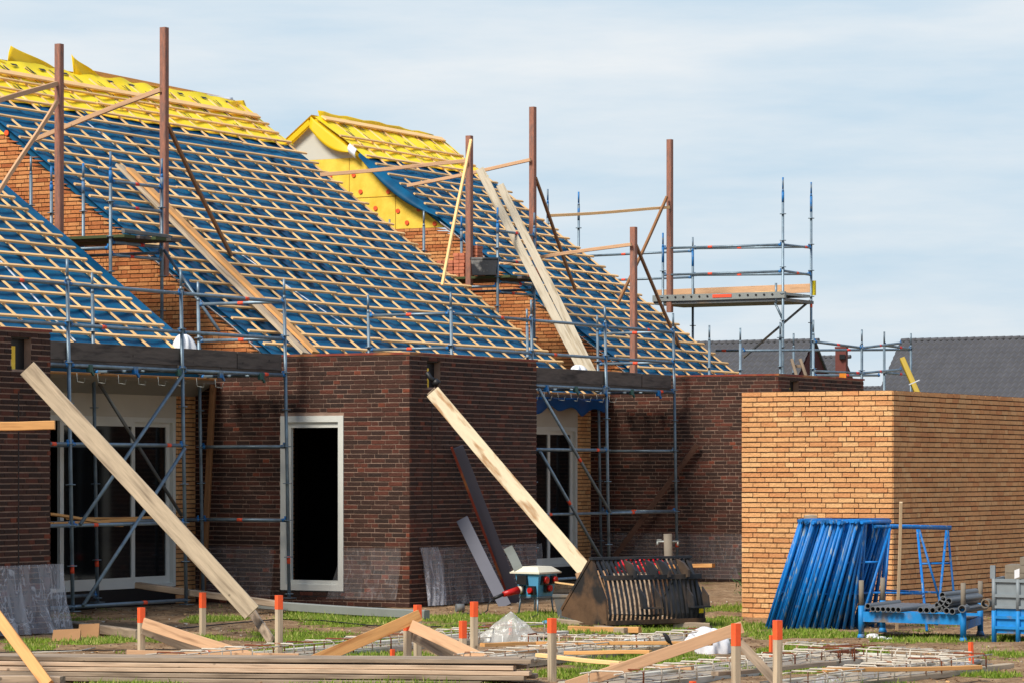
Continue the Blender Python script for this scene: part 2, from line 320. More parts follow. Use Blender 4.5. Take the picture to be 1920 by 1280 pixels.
def beam(name, p0, p1, w, h, m, parent=None, up=UP, warp=0., chamfer=True):
    """timber with its own axis (grain follows x); w along d x up, h along the other"""
    p0, p1 = Vector(p0), Vector(p1); L = (p1-p0).length; b = MB(); n = 6 if warp else 1; c = min(w, h)*.1 if chamfer else 0
    ring = [(-w/2+c, -h/2), (w/2-c, -h/2), (w/2, -h/2+c), (w/2, h/2-c), (w/2-c, h/2), (-w/2+c, h/2), (-w/2, h/2-c), (-w/2, -h/2+c)] if c else [(-w/2, -h/2), (w/2, -h/2), (w/2, h/2), (-w/2, h/2)]
    K = len(ring); ph = random.random()*6
    for k in range(n+1):
        t = k/n; dy = warp*math.sin(t*math.pi+ph)*.5; dz = warp*math.sin(t*5+ph)*.5
        for y, z in ring: b.v.append((L*t, y+dy, z+dz))
    for k in range(n):
        for j in range(K):
            l = (j+1) % K; b.f.append((k*K+j, k*K+l, (k+1)*K+l, (k+1)*K+j)); b.m.append(0); b.sm.append(False)
    b.f.append(tuple(reversed(range(K)))); b.f.append(tuple(n*K+j for j in range(K))); b.m += [0, 0]; b.sm += [False, False]
    me = bpy.data.meshes.new(name); me.from_pydata(b.v, [], b.f); me.materials.append(m); me.update()
    return link(name, me, parent, axis_matrix(p0, p1, up))

def brick_wall(name, parent, org, dr, L, Ht, nrm, mats, holes=(), top=None, course=.0625, bl=.21, proud=.007, back=.10, seed=0, skew=0.0):
    """real bricks standing proud of a mortar backing. mats = (brick, mortar)"""
    r = random.Random(seed); org = Vector(org); dr = Vector(dr); nrm = Vector(nrm); J = .0095; JB = .0135
    V = []; Fc = []; T = []; MI = []
    def quad(p, mi, t): i = len(V); V.extend(p); Fc.append((i, i+1, i+2, i+3)); MI.append(mi); T.append(t)
    zmax = (lambda a: Ht) if top is None else top
    nc = int(round(Ht/course))
    for k in range(nc):
        z0 = k*course+JB/2; z1 = (k+1)*course-JB/2; 
        a = -((k % 4)*.055+r.choice((0, .11))); cuts = [0.]
        while a < L:
            a += (.10 if r.random() < .16 else bl)+J
            if a > cuts[-1]+(.05 if len(cuts) == 1 else .02) and a < L-.05: cuts.append(a)
        cuts.append(L)
        for ci in range(len(cuts)-1):
            a0 = cuts[ci]+(J/2 if ci else 0); a1 = cuts[ci+1]-(J/2 if ci < len(cuts)-2 else -proud*.6)
            ok = True
            segs = [(a0, a1)]
            for h0, h1, g0, g1 in holes:
                if z0 < g1-.004 and z1 > g0+.004:
                    ns = []
                    for s0, s1 in segs:
                        if s1 <= h0 or s0 >= h1: ns.append((s0, s1))
                        else:
                            if h0-s0 > .02: ns.append((s0, h0))
                            if s1-h1 > .02: ns.append((h1, s1))
                    segs = ns
            tv = r.random()*.9; tv = min(1, tv+.35*r.random()) if a1-a0 < .13 else tv
            for s0, s1 in segs:
                t0, t1 = zmax(s0), zmax(s1)
                if z0 > t0 and z0 > t1: continue
                pr = proud+r.uniform(-.0018, .0018); q = lambda: r.uniform(-.0016, .0016)
                zz = [z0+q(), z0+q(), min(z1+q(), max(t1, z0+.002)), min(z1+q(), max(t0, z0+.002))]
                aa = [s0+q(), s1+q(), s1+q(), s0+q()]
                fr = [org+dr*aa[i]+UP*zz[i]+nrm*(pr+r.uniform(-.0012, .0012)) for i in range(4)]
                bk = [org+dr*aa[i]+UP*zz[i]-nrm*.002 for i in range(4)]
                c = (tv, r.random(), 0, 1)
                quad(fr, 0, c)
                for i in range(4): j = (i+1) % 4; quad([fr[i], bk[i], bk[j], fr[j]], 0, c)
    # backing slab cut round the holes
    xs = sorted({0., L, *[h[0] for h in holes], *[h[1] for h in holes]})
    xs = sorted({min(max(x, .004), L-.004) for x in xs}); zs = sorted({0., *[min(h[2], Ht) for h in holes], *[min(h[3], Ht) for h in holes]})
    if top is not None: xs = sorted({*xs, *[L*i/24 for i in range(1, 24)]})
    zs = [z for z in zs if z <= Ht]+[None]
    P = lambda a, z, o: org+dr*a+UP*z-nrm*o
    for i in range(len(xs)-1):
        for j in range(len(zs)-1):
            x0, x1 = xs[i], xs[i+1]; za = zs[j]; zb = zs[j+1]
            if x1-x0 < 1e-5: continue
            ta = zmax(x0+1e-4) if zb is None else zb; tb = zmax(x1-1e-4) if zb is None else zb
            if zb is None and min(ta, tb) <= za: continue
            cx, cz = (x0+x1)/2, (za+(ta+tb)/2)/2
            if any(h[0] < cx < h[1] and h[2] < cz < h[3] for h in holes): continue
            A, B_, C_, D_ = (x0, za), (x1, za), (x1, tb), (x0, ta)
            f4 = [P(*q, 0) for q in (A, B_, C_, D_)]; b4 = [P(*q, back) for q in (A, B_, C_, D_)]
            quad(f4, 1, (0, 0, 0, 1)); quad(b4[::-1], 1, (0, 0, 0, 1))
            for e in range(4): g = (e+1) % 4; quad([f4[e], b4[e], b4[g], f4[g]], 1, (0, 0, 0, 1))
    o = WMX[parent.name].translation if parent else org
    me = bpy.data.meshes.new(name); me.from_pydata([tuple(v-o) for v in V], [], Fc)
    for m in mats: me.materials.append(m)
    me.polygons.foreach_set('material_index', MI)
    ca = me.color_attributes.new('tint', 'FLOAT_COLOR', 'CORNER')
    ca.data.foreach_set('color', np.repeat(np.array(T, dtype=np.float32), 4, axis=0).ravel()); me.update()
    return link(name, me, parent, Matrix.Translation(o))
OB = (M_obrick, M_omort); GB = (M_gbrick, M_omort); DB = (M_dbrick, M_dmort)

# ------------------------------------------------------------------ ground
def vnoise(x, y, f, seed=0):
    x = np.asarray(x)*f; y = np.asarray(y)*f; xi = np.floor(x).astype(int); yi = np.floor(y).astype(int); fx = x-xi; fy = y-yi
    def h(i, j): n = (i*374761393+j*668265263+seed*1442695) & 0x7fffffff; n = ((n ^ (n >> 13))*1274126177) & 0x7fffffff; return ((n ^ (n >> 16)) & 0xffff)/65535.
    fx = fx*fx*(3-2*fx); fy = fy*fy*(3-2*fy)
    return (h(xi, yi)*(1-fx)+h(xi+1, yi)*fx)*(1-fy)+(h(xi, yi+1)*(1-fx)+h(xi+1, yi+1)*fx)*fy
def fbm(x, y, f, s=0): return .5*vnoise(x, y, f, s)+.27*vnoise(x, y, f*2.1, s+1)+.15*vnoise(x, y, f*4.3, s+2)+.08*vnoise(x, y, f*9, s+3)
# turf patches as surveyed on the site: (u, w) centre, radius along RIGHT, radius along FWD  (converted once from the plan)
PATCH = []
for px, py, rx, ry in [(150, 1201, 150, 8), (330, 1196, 110, 9), (560, 1195, 110, 22), (560, 1225, 100, 16), (690, 1160, 160, 11), (700, 1205, 70, 14), (660, 1222, 90, 10), (850, 1160, 130, 12),
                       (880, 1180, 110, 10), (1010, 1160, 80, 14), (1120, 1180, 90, 8), (1220, 1176, 110, 10), (1370, 1172, 60, 16), (1500, 1188, 150, 9), (1720, 1196, 120, 10), (1890, 1197, 40, 8),
                       (1550, 1218, 115, 12), (1500, 1228, 80, 10), (1250, 1232, 90, 16), (1160, 1242, 130, 10), (1150, 1225, 60, 8), (1270, 1250, 70, 8), (1450, 1258, 120, 8), (1320, 1200, 60, 12),
                       (1110, 1262, 120, 14), (60, 1213, 50, 7), (250, 1280, 120, 8), (700, 1283, 300, 6), (600, 1150, 90, 8), (400, 1160, 60, 6), (1830, 1262, 90, 8), (1640, 1285, 160, 8), (1880, 1225, 60, 6), (1380, 1140, 90, 8), (760, 1232, 60, 10)]:
    c = onz(px, py); d = c.dot(FWD); PATCH.append((c.x, c.y, rx*d/F, abs((onz(px, py-ry)-onz(px, py+ry)).dot(FWD))/2))
def grassmask(x, y):
    x = np.asarray(x, float); y = np.asarray(y, float); m = np.zeros_like(x)
    for cx, cy, a, b in PATCH:
        r = (x-cx)*S-(y-cy)*C; f = (x-cx)*C+(y-cy)*S
        m = np.maximum(m, 1.25-(r/a)**2*.8-(f/b)**2*.8)
    m = np.clip(m, 0, 1.2)
    n = fbm(x, y, 1.6, 3)
    g = m*.86-.06+(n-.5)*1.9
    far = np.clip((x*C+y*S-52)/20, 0, 1)
    return np.clip(g*(1-far)+far*(.55+(n-.5)*2), 0, 1)
def gheight(x, y): return .05*(fbm(x, y, .7, 9)-.5)+.06*(fbm(x, y, 3., 12)-.5)-.005
us = np.concatenate([np.linspace(-300, 12, 14)[:-1], np.arange(12, 50, .13), np.linspace(50, 62, 40)[1:], np.linspace(62, 700, 30)[1:]])
ws = np.concatenate([np.linspace(-300, 2, 14)[:-1], np.arange(2, 30, .13), np.linspace(30, 44, 40)[1:], np.linspace(44, 500, 30)[1:]])
GU, GW = np.meshgrid(us, ws, indexing='ij'); GZ = gheight(GU, GW); GM = grassmask(GU, GW)
nu, nw = GU.shape; idx = np.arange(nu*nw).reshape(nu, nw)
me = bpy.data.meshes.new('ground'); fa = np.stack([idx[:-1, :-1], idx[1:, :-1], idx[1:, 1:], idx[:-1, 1:]], -1).reshape(-1, 4)
me.from_pydata(np.stack([GU, GW, GZ], -1).reshape(-1, 3).tolist(), [], fa.tolist())
at = me.attributes.new('turf', 'FLOAT', 'POINT'); at.data.foreach_set('value', GM.ravel().astype(np.float32))
me.polygons.foreach_set('use_smooth', [True]*len(me.polygons))
mg = bpy.data.materials.new('bare soil and turf'); mg.use_nodes = True; t = mg.node_tree; b = t.nodes['Principled BSDF']; b.inputs['Roughness'].default_value = .95; b.inputs['Specular IOR Level'].default_value = .1
tcn = N(t, 'ShaderNodeTexCoord'); a1 = N(t, 'ShaderNodeAttribute'); a1.attribute_name = 'turf'
nA = N(t, 'ShaderNodeTexNoise'); nA.inputs['Scale'].default_value = 2.3; nA.inputs['Detail'].default_value = 9; nA.inputs['Roughness'].default_value = .68
nB = N(t, 'ShaderNodeTexNoise'); nB.inputs['Scale'].default_value = 14; nB.inputs['Detail'].default_value = 6; nB.inputs['Roughness'].default_value = .7
for n_ in (nA, nB): t.links.new(tcn.outputs['Object'], n_.inputs['Vector'])
rs = N(t, 'ShaderNodeValToRGB'); e = rs.color_ramp.elements; e[0].position = .3; e[0].color = (*lin((112, 86, 62)), 1); e[1].position = .72; e[1].color = (*lin((202, 172, 136)), 1)
e2 = e.new(.5); e2.color = (*lin((164, 132, 100)), 1)
rg = N(t, 'ShaderNodeValToRGB'); e = rg.color_ramp.elements; e[0].position = .3; e[0].color = (*lin((70, 82, 26)), 1); e[1].position = .7; e[1].color = (*lin((132, 140, 56)), 1)
t.links.new(nB.outputs['Fac'], rg.inputs['Fac'])
mA = N(t, 'ShaderNodeMath', operation='MULTIPLY_ADD'); t.links.new(nB.outputs['Fac'], mA.inputs[0]); mA.inputs[1].default_value = .55
t.links.new(nA.outputs['Fac'], mA.inputs[2]); sA = N(t, 'ShaderNodeMath', operation='SUBTRACT'); t.links.new(mA.outputs[0], sA.inputs[0]); sA.inputs[1].default_value = .27
t.links.new(sA.outputs[0], rs.inputs['Fac'])
mrg = N(t, 'ShaderNodeMapRange'); mrg.inputs['From Min'].default_value = .35; mrg.inputs['From Max'].default_value = .6; t.links.new(a1.outputs['Fac'], mrg.inputs['Value'])
mxg = N(t, 'ShaderNodeMixRGB'); t.links.new(mrg.outputs[0], mxg.inputs['Fac']); t.links.new(rs.outputs[0], mxg.inputs['Color1']); t.links.new(rg.outputs[0], mxg.inputs['Color2'])
t.links.new(mxg.outputs[0], b.inputs['Base Color'])
bn = N(t, 'ShaderNodeBump'); bn.inputs['Strength'].default_value = 1; bn.inputs['Distance'].default_value = .11; t.links.new(mA.outputs[0], bn.inputs['Height']); t.links.new(bn.outputs[0], b.inputs['Normal'])
me.materials.append(mg); tag(link('ground', me), 'bare brown soil with patches of young grass', kind='structure')
# grass blades
NB = 900000
fd = rng.uniform(27, 47, NB); fr_ = rng.uniform(-.17, .17, NB)*fd
gx = S*fr_+C*fd; gy = -C*fr_+S*fd; gm = grassmask(gx, gy); keep = (gm > .34) & (rng.random(NB) < np.clip((gm-.3)*1.6, .05, 1)*np.clip(1.25-(fd-27)/30, .4, 1)*.42)
# nothing grows where the buildings stand
keep &= ~((gx > 36.75) & (gy > 15.4) & (gy < 17.45)) & ~((gy > 22.6) & (gx > 37.2)) & ~((gy > 22.6) & (gx < 29.5))
gx, gy, gm, fd = gx[keep], gy[keep], gm[keep], fd[keep]; n = len(gx)
hgt = rng.uniform(.012, .045, n)*(.6+gm*.7)*np.where(rng.random(n) < .05, 1.7, 1); an = rng.uniform(0, 2*np.pi, n); wd = rng.uniform(.004, .009, n); ln_ = rng.uniform(.1, .7, n)
gz = gheight(gx, gy)-.004; lx, ly = np.cos(an), np.sin(an)
bx, by = S*1., -C*1.
v = np.zeros((n, 3, 3)); v[:, 0] = np.stack([gx-bx*wd, gy-by*wd, gz], -1); v[:, 1] = np.stack([gx+bx*wd, gy+by*wd, gz], -1)
v[:, 2] = np.stack([gx+lx*hgt*ln_, gy+ly*hgt*ln_, gz+hgt], -1)
me = bpy.data.meshes.new('grass'); me.from_pydata(v.reshape(-1, 3).tolist(), [], np.arange(n*3).reshape(-1, 3).tolist())
ca = me.color_attributes.new('tint', 'FLOAT_COLOR', 'CORNER'); tv = np.repeat(np.stack([rng.random(n), rng.random(n), rng.random(n), np.ones(n)], -1), 3, axis=0); ca.data.foreach_set('color', tv.ravel().astype(np.float32))
mgr = bpy.data.materials.new('grass blades'); mgr.use_nodes = True; t = mgr.node_tree; b = t.nodes['Principled BSDF']; b.inputs['Roughness'].default_value = .6; b.inputs['Specular IOR Level'].default_value = .2
a1 = N(t, 'ShaderNodeAttribute'); a1.attribute_name = 'tint'; sp = N(t, 'ShaderNodeSeparateColor'); rp = N(t, 'ShaderNodeValToRGB'); e = rp.color_ramp.elements
e[0].color = (*lin((84, 110, 30)), 1); e[1].color = (*lin((182, 172, 104)), 1); e[1].position = 1; e3 = e.new(.72); e3.color = (*lin((128, 150, 46)), 1)
t.links.new(a1.outputs['Color'], sp.inputs[0]); t.links.new(sp.outputs[0], rp.inputs['Fac']); t.links.new(rp.outputs[0], b.inputs['Base Color'])
me.materials.append(mgr); tag(link('grass', me), 'short young grass in patches on the soil', 'grass', kind='stuff')
# clods and small stones
b = MB(); rr = random.Random(4)
for k in range(5200):
    d = rr.uniform(28, 46); a = rr.uniform(-.165, .165)*d; x = S*a+C*d; y = -C*a+S*d
    if float(grassmask(x, y)) > .5 or y > 22.4 and (x > 37 or x < 29.6): continue
    s = rr.uniform(.008, .03); z = float(gheight(x, y)); mi = 1 if rr.random() < .16 else (2 if rr.random() < .12 else 0)
    P = [Vector((x+rr.uniform(-1, 1)*s, y+rr.uniform(-1, 1)*s, z-s*.2+rr.random()*s*.9)) for _ in range(5)]
    for q in ((0, 1, 2), (0, 2, 3), (0, 3, 4), (1, 2, 4), (2, 3, 4), (0, 1, 4)): b.face([P[i] for i in q], mi)
tag(b.build('gravel', [mat('clod soil', lin((120, 92, 68)), .95, .2, 20), mat('pale rubble', lin((190, 178, 160)), .9, .1, 20), mat('wood chips', lin((206, 164, 112)), .9, .1, 20)]), 'scattered clods and rubble crumbs on the soil', 'gravel', kind='stuff')

# ------------------------------------------------------------------ dark brick extensions with flat roofs
BH = 3.42
def extension(x0, yf, label, door=True, hole_a=.55, length=3.5, link_to=39.3, depth_back=3.65):
    t = thing('brick_extension', (x0+1.7, yf+1.7, 0), label, 'extension', 'dark brick flat-roofed extensions')
    yb = yf+depth_back
    sd = int(x0)
    holes = [(24.68-22.61 if False else 0, 0, 0, 0)]
    hs = []
    if door: hs = [(23.65-22.61, 24.68-22.61, .20, 2.58)]
    brick_wall('side_wall', t, (x0, yf, 0), YW, depth_back, BH-.03, -XU, DB, hs, seed=sd)
    brick_wall('front_wall', t, (x0, yf, 0), XU, length, BH-.03, -YW, DB, [(hole_a-.10, hole_a+.26, BH-.46, BH-.10)], seed=sd+1)
    brick_wall('far_wall', t, (x0+length-.11, yf+.1, 0), YW, 1.2, BH-.03, XU, DB, seed=sd+2)
    b = MB(); b.box(x0-.02, x0+length+.02, yf-.02, yf+.03, BH-.03, BH); b.box(x0-.02, x0+.03, yf+.03, yb+.02, BH-.03, BH); b.box(x0+length-.03, x0+length+.02, yf+.03, yb+.1, BH-.03, BH)
    b.build('roof_trim', M_trimred, t)
    b = MB(); b.box(x0+.03, x0+length-.03, yf+.03, yb+.02, BH-.12, BH-.025); b.box(x0+.03, link_to, yb+.02, 33., BH-.12, BH-.025); b.build('roof', M_roofing, t)
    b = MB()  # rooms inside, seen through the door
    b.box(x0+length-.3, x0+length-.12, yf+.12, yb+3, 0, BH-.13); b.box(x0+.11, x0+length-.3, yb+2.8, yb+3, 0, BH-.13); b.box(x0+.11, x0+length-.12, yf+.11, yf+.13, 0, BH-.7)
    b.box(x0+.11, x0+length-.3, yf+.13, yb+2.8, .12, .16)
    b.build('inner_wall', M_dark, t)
    b = MB(); b.box(x0+hole_a-.2, x0+hole_a+.05, yf+.06, yf+.10, BH-.5, BH-.2); b.build('insulation', M_insul, t); b = MB(); b.box(x0+hole_a-.2, x0+hole_a+.3, yf+.101, yf+.11, BH-.7, BH-.05); b.build('cavity_shade', M_black, t)  # black sheet behind the opening paints the darkness inside the hole
    if door:
        y0, y1 = yf+1.045, yf+2.065; dr = thing  # white frame, threshold
        b = MB(); fx0, fx1 = x0-.012, x0+.09; w_ = .085
        b.box(fx0, fx1, y0, y0+w_, .2, 2.58); b.box(fx0, fx1, y1-w_, y1, .2, 2.58); b.box(fx0, fx1, y0+w_, y1-w_, 2.58-w_, 2.58); b.box(fx0, fx1, y0+w_, y1-w_, .2, .2+w_)
        # inner rebate, wide on the hinge side
        b.box(fx0+.04, fx1-.01, y1-.15, y1-w_, .2+w_, 2.58-w_); b.box(fx0+.035, fx1-.02, y0+w_, y1-.15, 2.42, 2.58-w_); b.box(fx0+.02, fx1-.01, y0+w_, y1-.15, .2+w_, .34)
        b.build('door_frame', M_white, t)
        b = MB(); b.box(x0-.004, x0+.08, y0-.02, y1+.02, .09, .2); b.build('threshold', M_black, t)
    # vertical movement joint beside the corner
    b = MB(); b.box(x0+hole_a+.02, x0+hole_a+.032, yf-.0095, yf-.002, 0, BH-.7); b.build('movement_joint', M_black, t)
    return t
EXT1 = extension(37.30, 22.61, 'dark brown brick extension with a white framed doorway in the centre')
EXT0 = extension(26.0, 22.61, 'dark brick extension cut by the left edge behind the long leaning board', door=False, length=3.46, hole_a=2.86, link_to=28)
EXT2 = extension(48.50, 22.35, 'dark brick extension behind the corner of the orange brick shed', door=False, length=3.5, link_to=50.8)

# ------------------------------------------------------------------ orange brick shed
sh = thing('brick_shed', (37.8, 16.4, 0), 'light orange brick shed with a sunlit end and a long shaded side', 'shed')
SX, SY, SW, SH, SL = 36.77, 15.42, 2.01, 2.81, 6.2
brick_wall('end_wall', sh, (SX, SY, 0), YW, SW, SH, -XU, OB, seed=11, proud=.012)
brick_wall('side_wall', sh, (SX, SY, 0), XU, SL, SH, -YW, OB, seed=12, proud=.013)
brick_wall('far_wall', sh, (SX+.1, SY+SW, 0), XU, SL-.1, SH, YW, OB, seed=13)
b = MB(); b.box(SX+.11, SX+SL, SY+.11, SY+SW-.11, 2.5, 2.6); b.build('roof', M_roofing, sh)
b = MB(); b.box(SX+SL, SX+SL+.1, SY, SY+SW, 0, SH); b.build('end_pier', M_omort, sh)

# ------------------------------------------------------------------ houses
def rz(w): return Z0+(w-W0)*TN
def rw(z): return W0+(z-Z0)/TN
RN = Vector((0, -SA, CA))
def house(g0, g1, yf, label, brick_top, ridge_w=32.94, blue_top=7.64, door_u=None, has_yellow=True, seed=0, top_z=8.12, gable=True, overh=.10, lovh=.08):
    t = thing('brick_house', ((g0+g1)/2, yf+5, 0), label, 'house', 'houses under construction')
    zr = rz(ridge_w); ye = yf-.35
    if gable:
        def top(a, y0=yf): return min(brick_top, rz(y0+a)-.16) if y0+a < ridge_w else min(brick_top, rz(2*ridge_w-y0-a)-.16)
        brick_wall('gable_wall', t, (g0, yf, 0), YW, 2*(ridge_w-yf), brick_top, -XU, GB, top=top, seed=seed+5, proud=.012)
        if has_yellow:
            w1 = rw(brick_top+.16); z2 = brick_top+1.35; w2 = rw(z2+.16)
            b = MB(); b.prism([(g0-.01, w1-.02, brick_top), (g0-.01, 2*ridge_w-w1, brick_top), (g0-.01, 2*ridge_w-w2, z2), (g0-.01, w2, z2)], (.12, 0, 0))
            ins = b.build('gable_insulation', M_insul, t)
            ms_ = mat('seam shade %d' % seed, lin((170, 130, 40)), .9)
            for k in range(1, 7):
                yy = w1+k*1.0; b = MB(); b.box(g0-.013, g0-.011, yy, yy+.012, brick_top, min(z2, rz(yy)-.2) if yy < ridge_w else z2-.3); b.build('insulation_seam', ms_, ins)
            b = MB(); b.box(g0-.016, g0-.0135, w1+.7, 2*ridge_w-w1-.7, brick_top+.6, brick_top+.61); b.build('insulation_seam', ms_, ins)
            rr = random.Random(seed)
            for q in ((620, 331), (664, 329), (677, 360), (729, 360), (705, 391), (747, 396), (786, 393), (764, 418), (816, 420)) if g0 > 45 else ((14, 250), (-20, 235)):
                pq = onu(*q, g0); yy, zz = pq.y, pq.z
                b = MB(); b.tube((g0-.011, yy, zz), (g0-.03, yy, zz), .042, 10); b.build('insulation_plug', M_orangep, ins)
            b = MB(); b.prism([(g0-.012, w2, z2), (g0-.012, 2*ridge_w-w2, z2), (g0-.012, ridge_w, zr-.10)], (.12, 0, 0)); b.build('gable_board', M_creamboard, t)
    # roof: underlay over boarding, blue below and yellow above
    b = MB(); wb = rw(blue_top)
    L0, L1 = g0-lovh, g1+overh
    def wav(u, s): return .012*math.sin(u*5.3+s)+.01*math.sin(u*12.1+s*2)
    def fb(a, c):
        u = L0+(L1-L0)*a; w = ye+(wb-ye)*c; sag = -.012*abs(math.sin(math.pi*(u-g0)/.578))
        e = -.05*max(0, 1-c*12)**2
        return Vector((u, w, rz(w)))+RN*(sag+wav(u, c*9)*.6+e)
    b.sheet(fb, 90, 40, 0)
    b.build_later = None
    roof = b.build('roof', [M_blue], t)
    b = MB(); b.prism([(g0, ye+.06, rz(ye+.06)-.03), (g0, wb, rz(wb)-.03), (g0, wb, rz(wb)-.14), (g0, ye+.06, rz(ye+.06)-.14)], (g1-g0, 0, 0)); b.build('lower_boarding', M_blue, roof)
    b = MB(); b.prism([(g0, wb+.002, rz(wb)-.05), (g0, ridge_w, zr-.05), (g0, 2*ridge_w-yf, rz(yf)-.05), (g0, 2*ridge_w-yf, rz(yf)-.19), (g0, ridge_w, zr-.19), (g0, wb+.002, rz(wb)-.16)], (g1-g0, 0, 0))
    b.build('upper_boarding', M_yellow if has_yellow else M_blue, roof)
    if has_yellow:
        b = MB()
        def fy(a, c):
            u = L0+(L1-L0)*a; w = wb-.10+(ridge_w-.03-wb+.10)*c
            lift = .02*math.sin(u*2.7)+.015*math.sin(u*7.9)-.03
            return Vector((u, w, rz(w)))+RN*(.006+.014*abs(math.sin(math.pi*(u-g0)/.578))+(.05+lift if c > .93 else 0)+(.01*math.sin(u*9+c*7)))
        b.sheet(fy, 90, 14)
        b.sheet(lambda a, c: Vector((L0+(L1-L0)*a, ridge_w+.04+c*3.2, zr+.02-c*3.2*TN)), 12, 8)
        rr = random.Random(seed+9)   # printed black marks in slanting rows on the yellow foil
        def mk(u, w, lu, lw, sk=0):
            P = [(u, w), (u+lu, w), (u+lu+sk, w+lw), (u+sk, w+lw)]; b.face([Vector((x, y, rz(y)))+RN*.036 for x, y in P], 1)
        u = g0+.25
        while u < g1-.3:
            for k in range(3):
                w = wb+.12+k*.30+rr.uniform(0, .1); uu = u+k*.16
                for q in range(rr.randint(1, 3)):
                    if w < ridge_w-.12: mk(uu+q*.055, w, .03, .12+rr.random()*.07, .03 if q % 2 else -.03)
            if rr.random() < .8: mk(u, ridge_w-.16, .16, .05, .01)
            u += rr.uniform(.5, .75)
        yl = b.build('upper_underlay', [M_yroof, M_black], roof)
    rq = random.Random(seed+40)
    for q in range(int((g1-g0)/1.4)):
        uu = g0+.5+q*1.4+rq.uniform(-.2, .3); wa = yf+rq.uniform(.0, 3.); we = min(wb-.1, wa+rq.uniform(1.5, 4)); ww = rq.uniform(.08, .2); sh_ = rq.uniform(-.25, .25); b = MB()
        b.sheet(lambda a, c, uu=uu, wa=wa, we=we, ww=ww, sh_=sh_: Vector((uu+sh_*a+ww*c, wa+(we-wa)*a, rz(wa+(we-wa)*a)))+RN*(.020+.008*math.sin(a*31+c*3)*c), 24, 3); b.build('underlay_lap', M_lap, roof)
    # counter battens up the slope, battens along it
    k0 = 44.93; ups = []
    u = k0+.578*math.ceil((g0+.12-k0)/.578)
    if u-g0 > .5: ups.append(g0+.12)
    while u < g1-.04: ups.append(u); u += .578
    ups.append(g1-.06)
    rr = random.Random(seed+2)
    def rp(u, w, off): return Vector((u, w, rz(w)))+RN*off
    for u in ups:
        zlow = 7.20; du = rr.uniform(-.02, .02)
        beam('counter_batten', rp(u+du, yf-.25, .022), rp(u+du+rr.uniform(-.02, .02), rw(zlow), .022), .040, .022, M_batten, roof, RN)
        if has_yellow: beam('counter_batten', rp(u+du, rw(7.42), .022), rp(u+du, ridge_w-.15, .022), .040, .022, M_batten, roof, RN)
    z = 7.97; k = 0
    rows = []
    while z > rz(yf-.22): rows.append(z); z -= .1888
    if not has_yellow: rows = [z for z in rows if z < 6.5]
    for k, z in enumerate(rows):
        w = rw(z); e0 = g0-.13+rr.uniform(-.03, .05); e1 = g1+rr.uniform(.0, .12)
        cuts = [e0]+([g0+(g1-g0)*(.22+.045*k) % (g1-g0-.9)+.4 if False else g0+.8+((k*.578*3+seed) % max(1.5, (g1-g0-1.6)))] if g1-g0 > 5 else [])+[e1]
        for a, c in zip(cuts, cuts[1:]):
            s1 = rr.uniform(-.012, .012); s2 = rr.uniform(-.012, .012)
            beam('batten', rp(a, w+s1, .048), rp(c-.006, w+s2, .048), .044, .03, M_batten, roof, RN, warp=.012)
    if has_yellow:
        beam('ridge_batten', rp(g0+.05, rw(top_z), .06), rp(g1+.02, rw(top_z)-.03, .06), .13, .03, M_batten, roof, RN)
    return t, roof
H1, R1 = house(39.4, 48.28, 25.83, 'middle house with a blue battened roof and loose yellow foil along its ridge', 6.95, seed=1)
H0, R0 = house(28.1, 37.12, 26.1, 'nearest house at lower left with only its blue battened eave in view', 5., has_yellow=False, seed=2, gable=False, overh=.35)
H2, R2 = house(50.9, 55.25, 25.75, 'far house with a yellow insulated gable and blue and yellow roof', 6.25, ridge_w=32.9, seed=3, top_z=8.33)

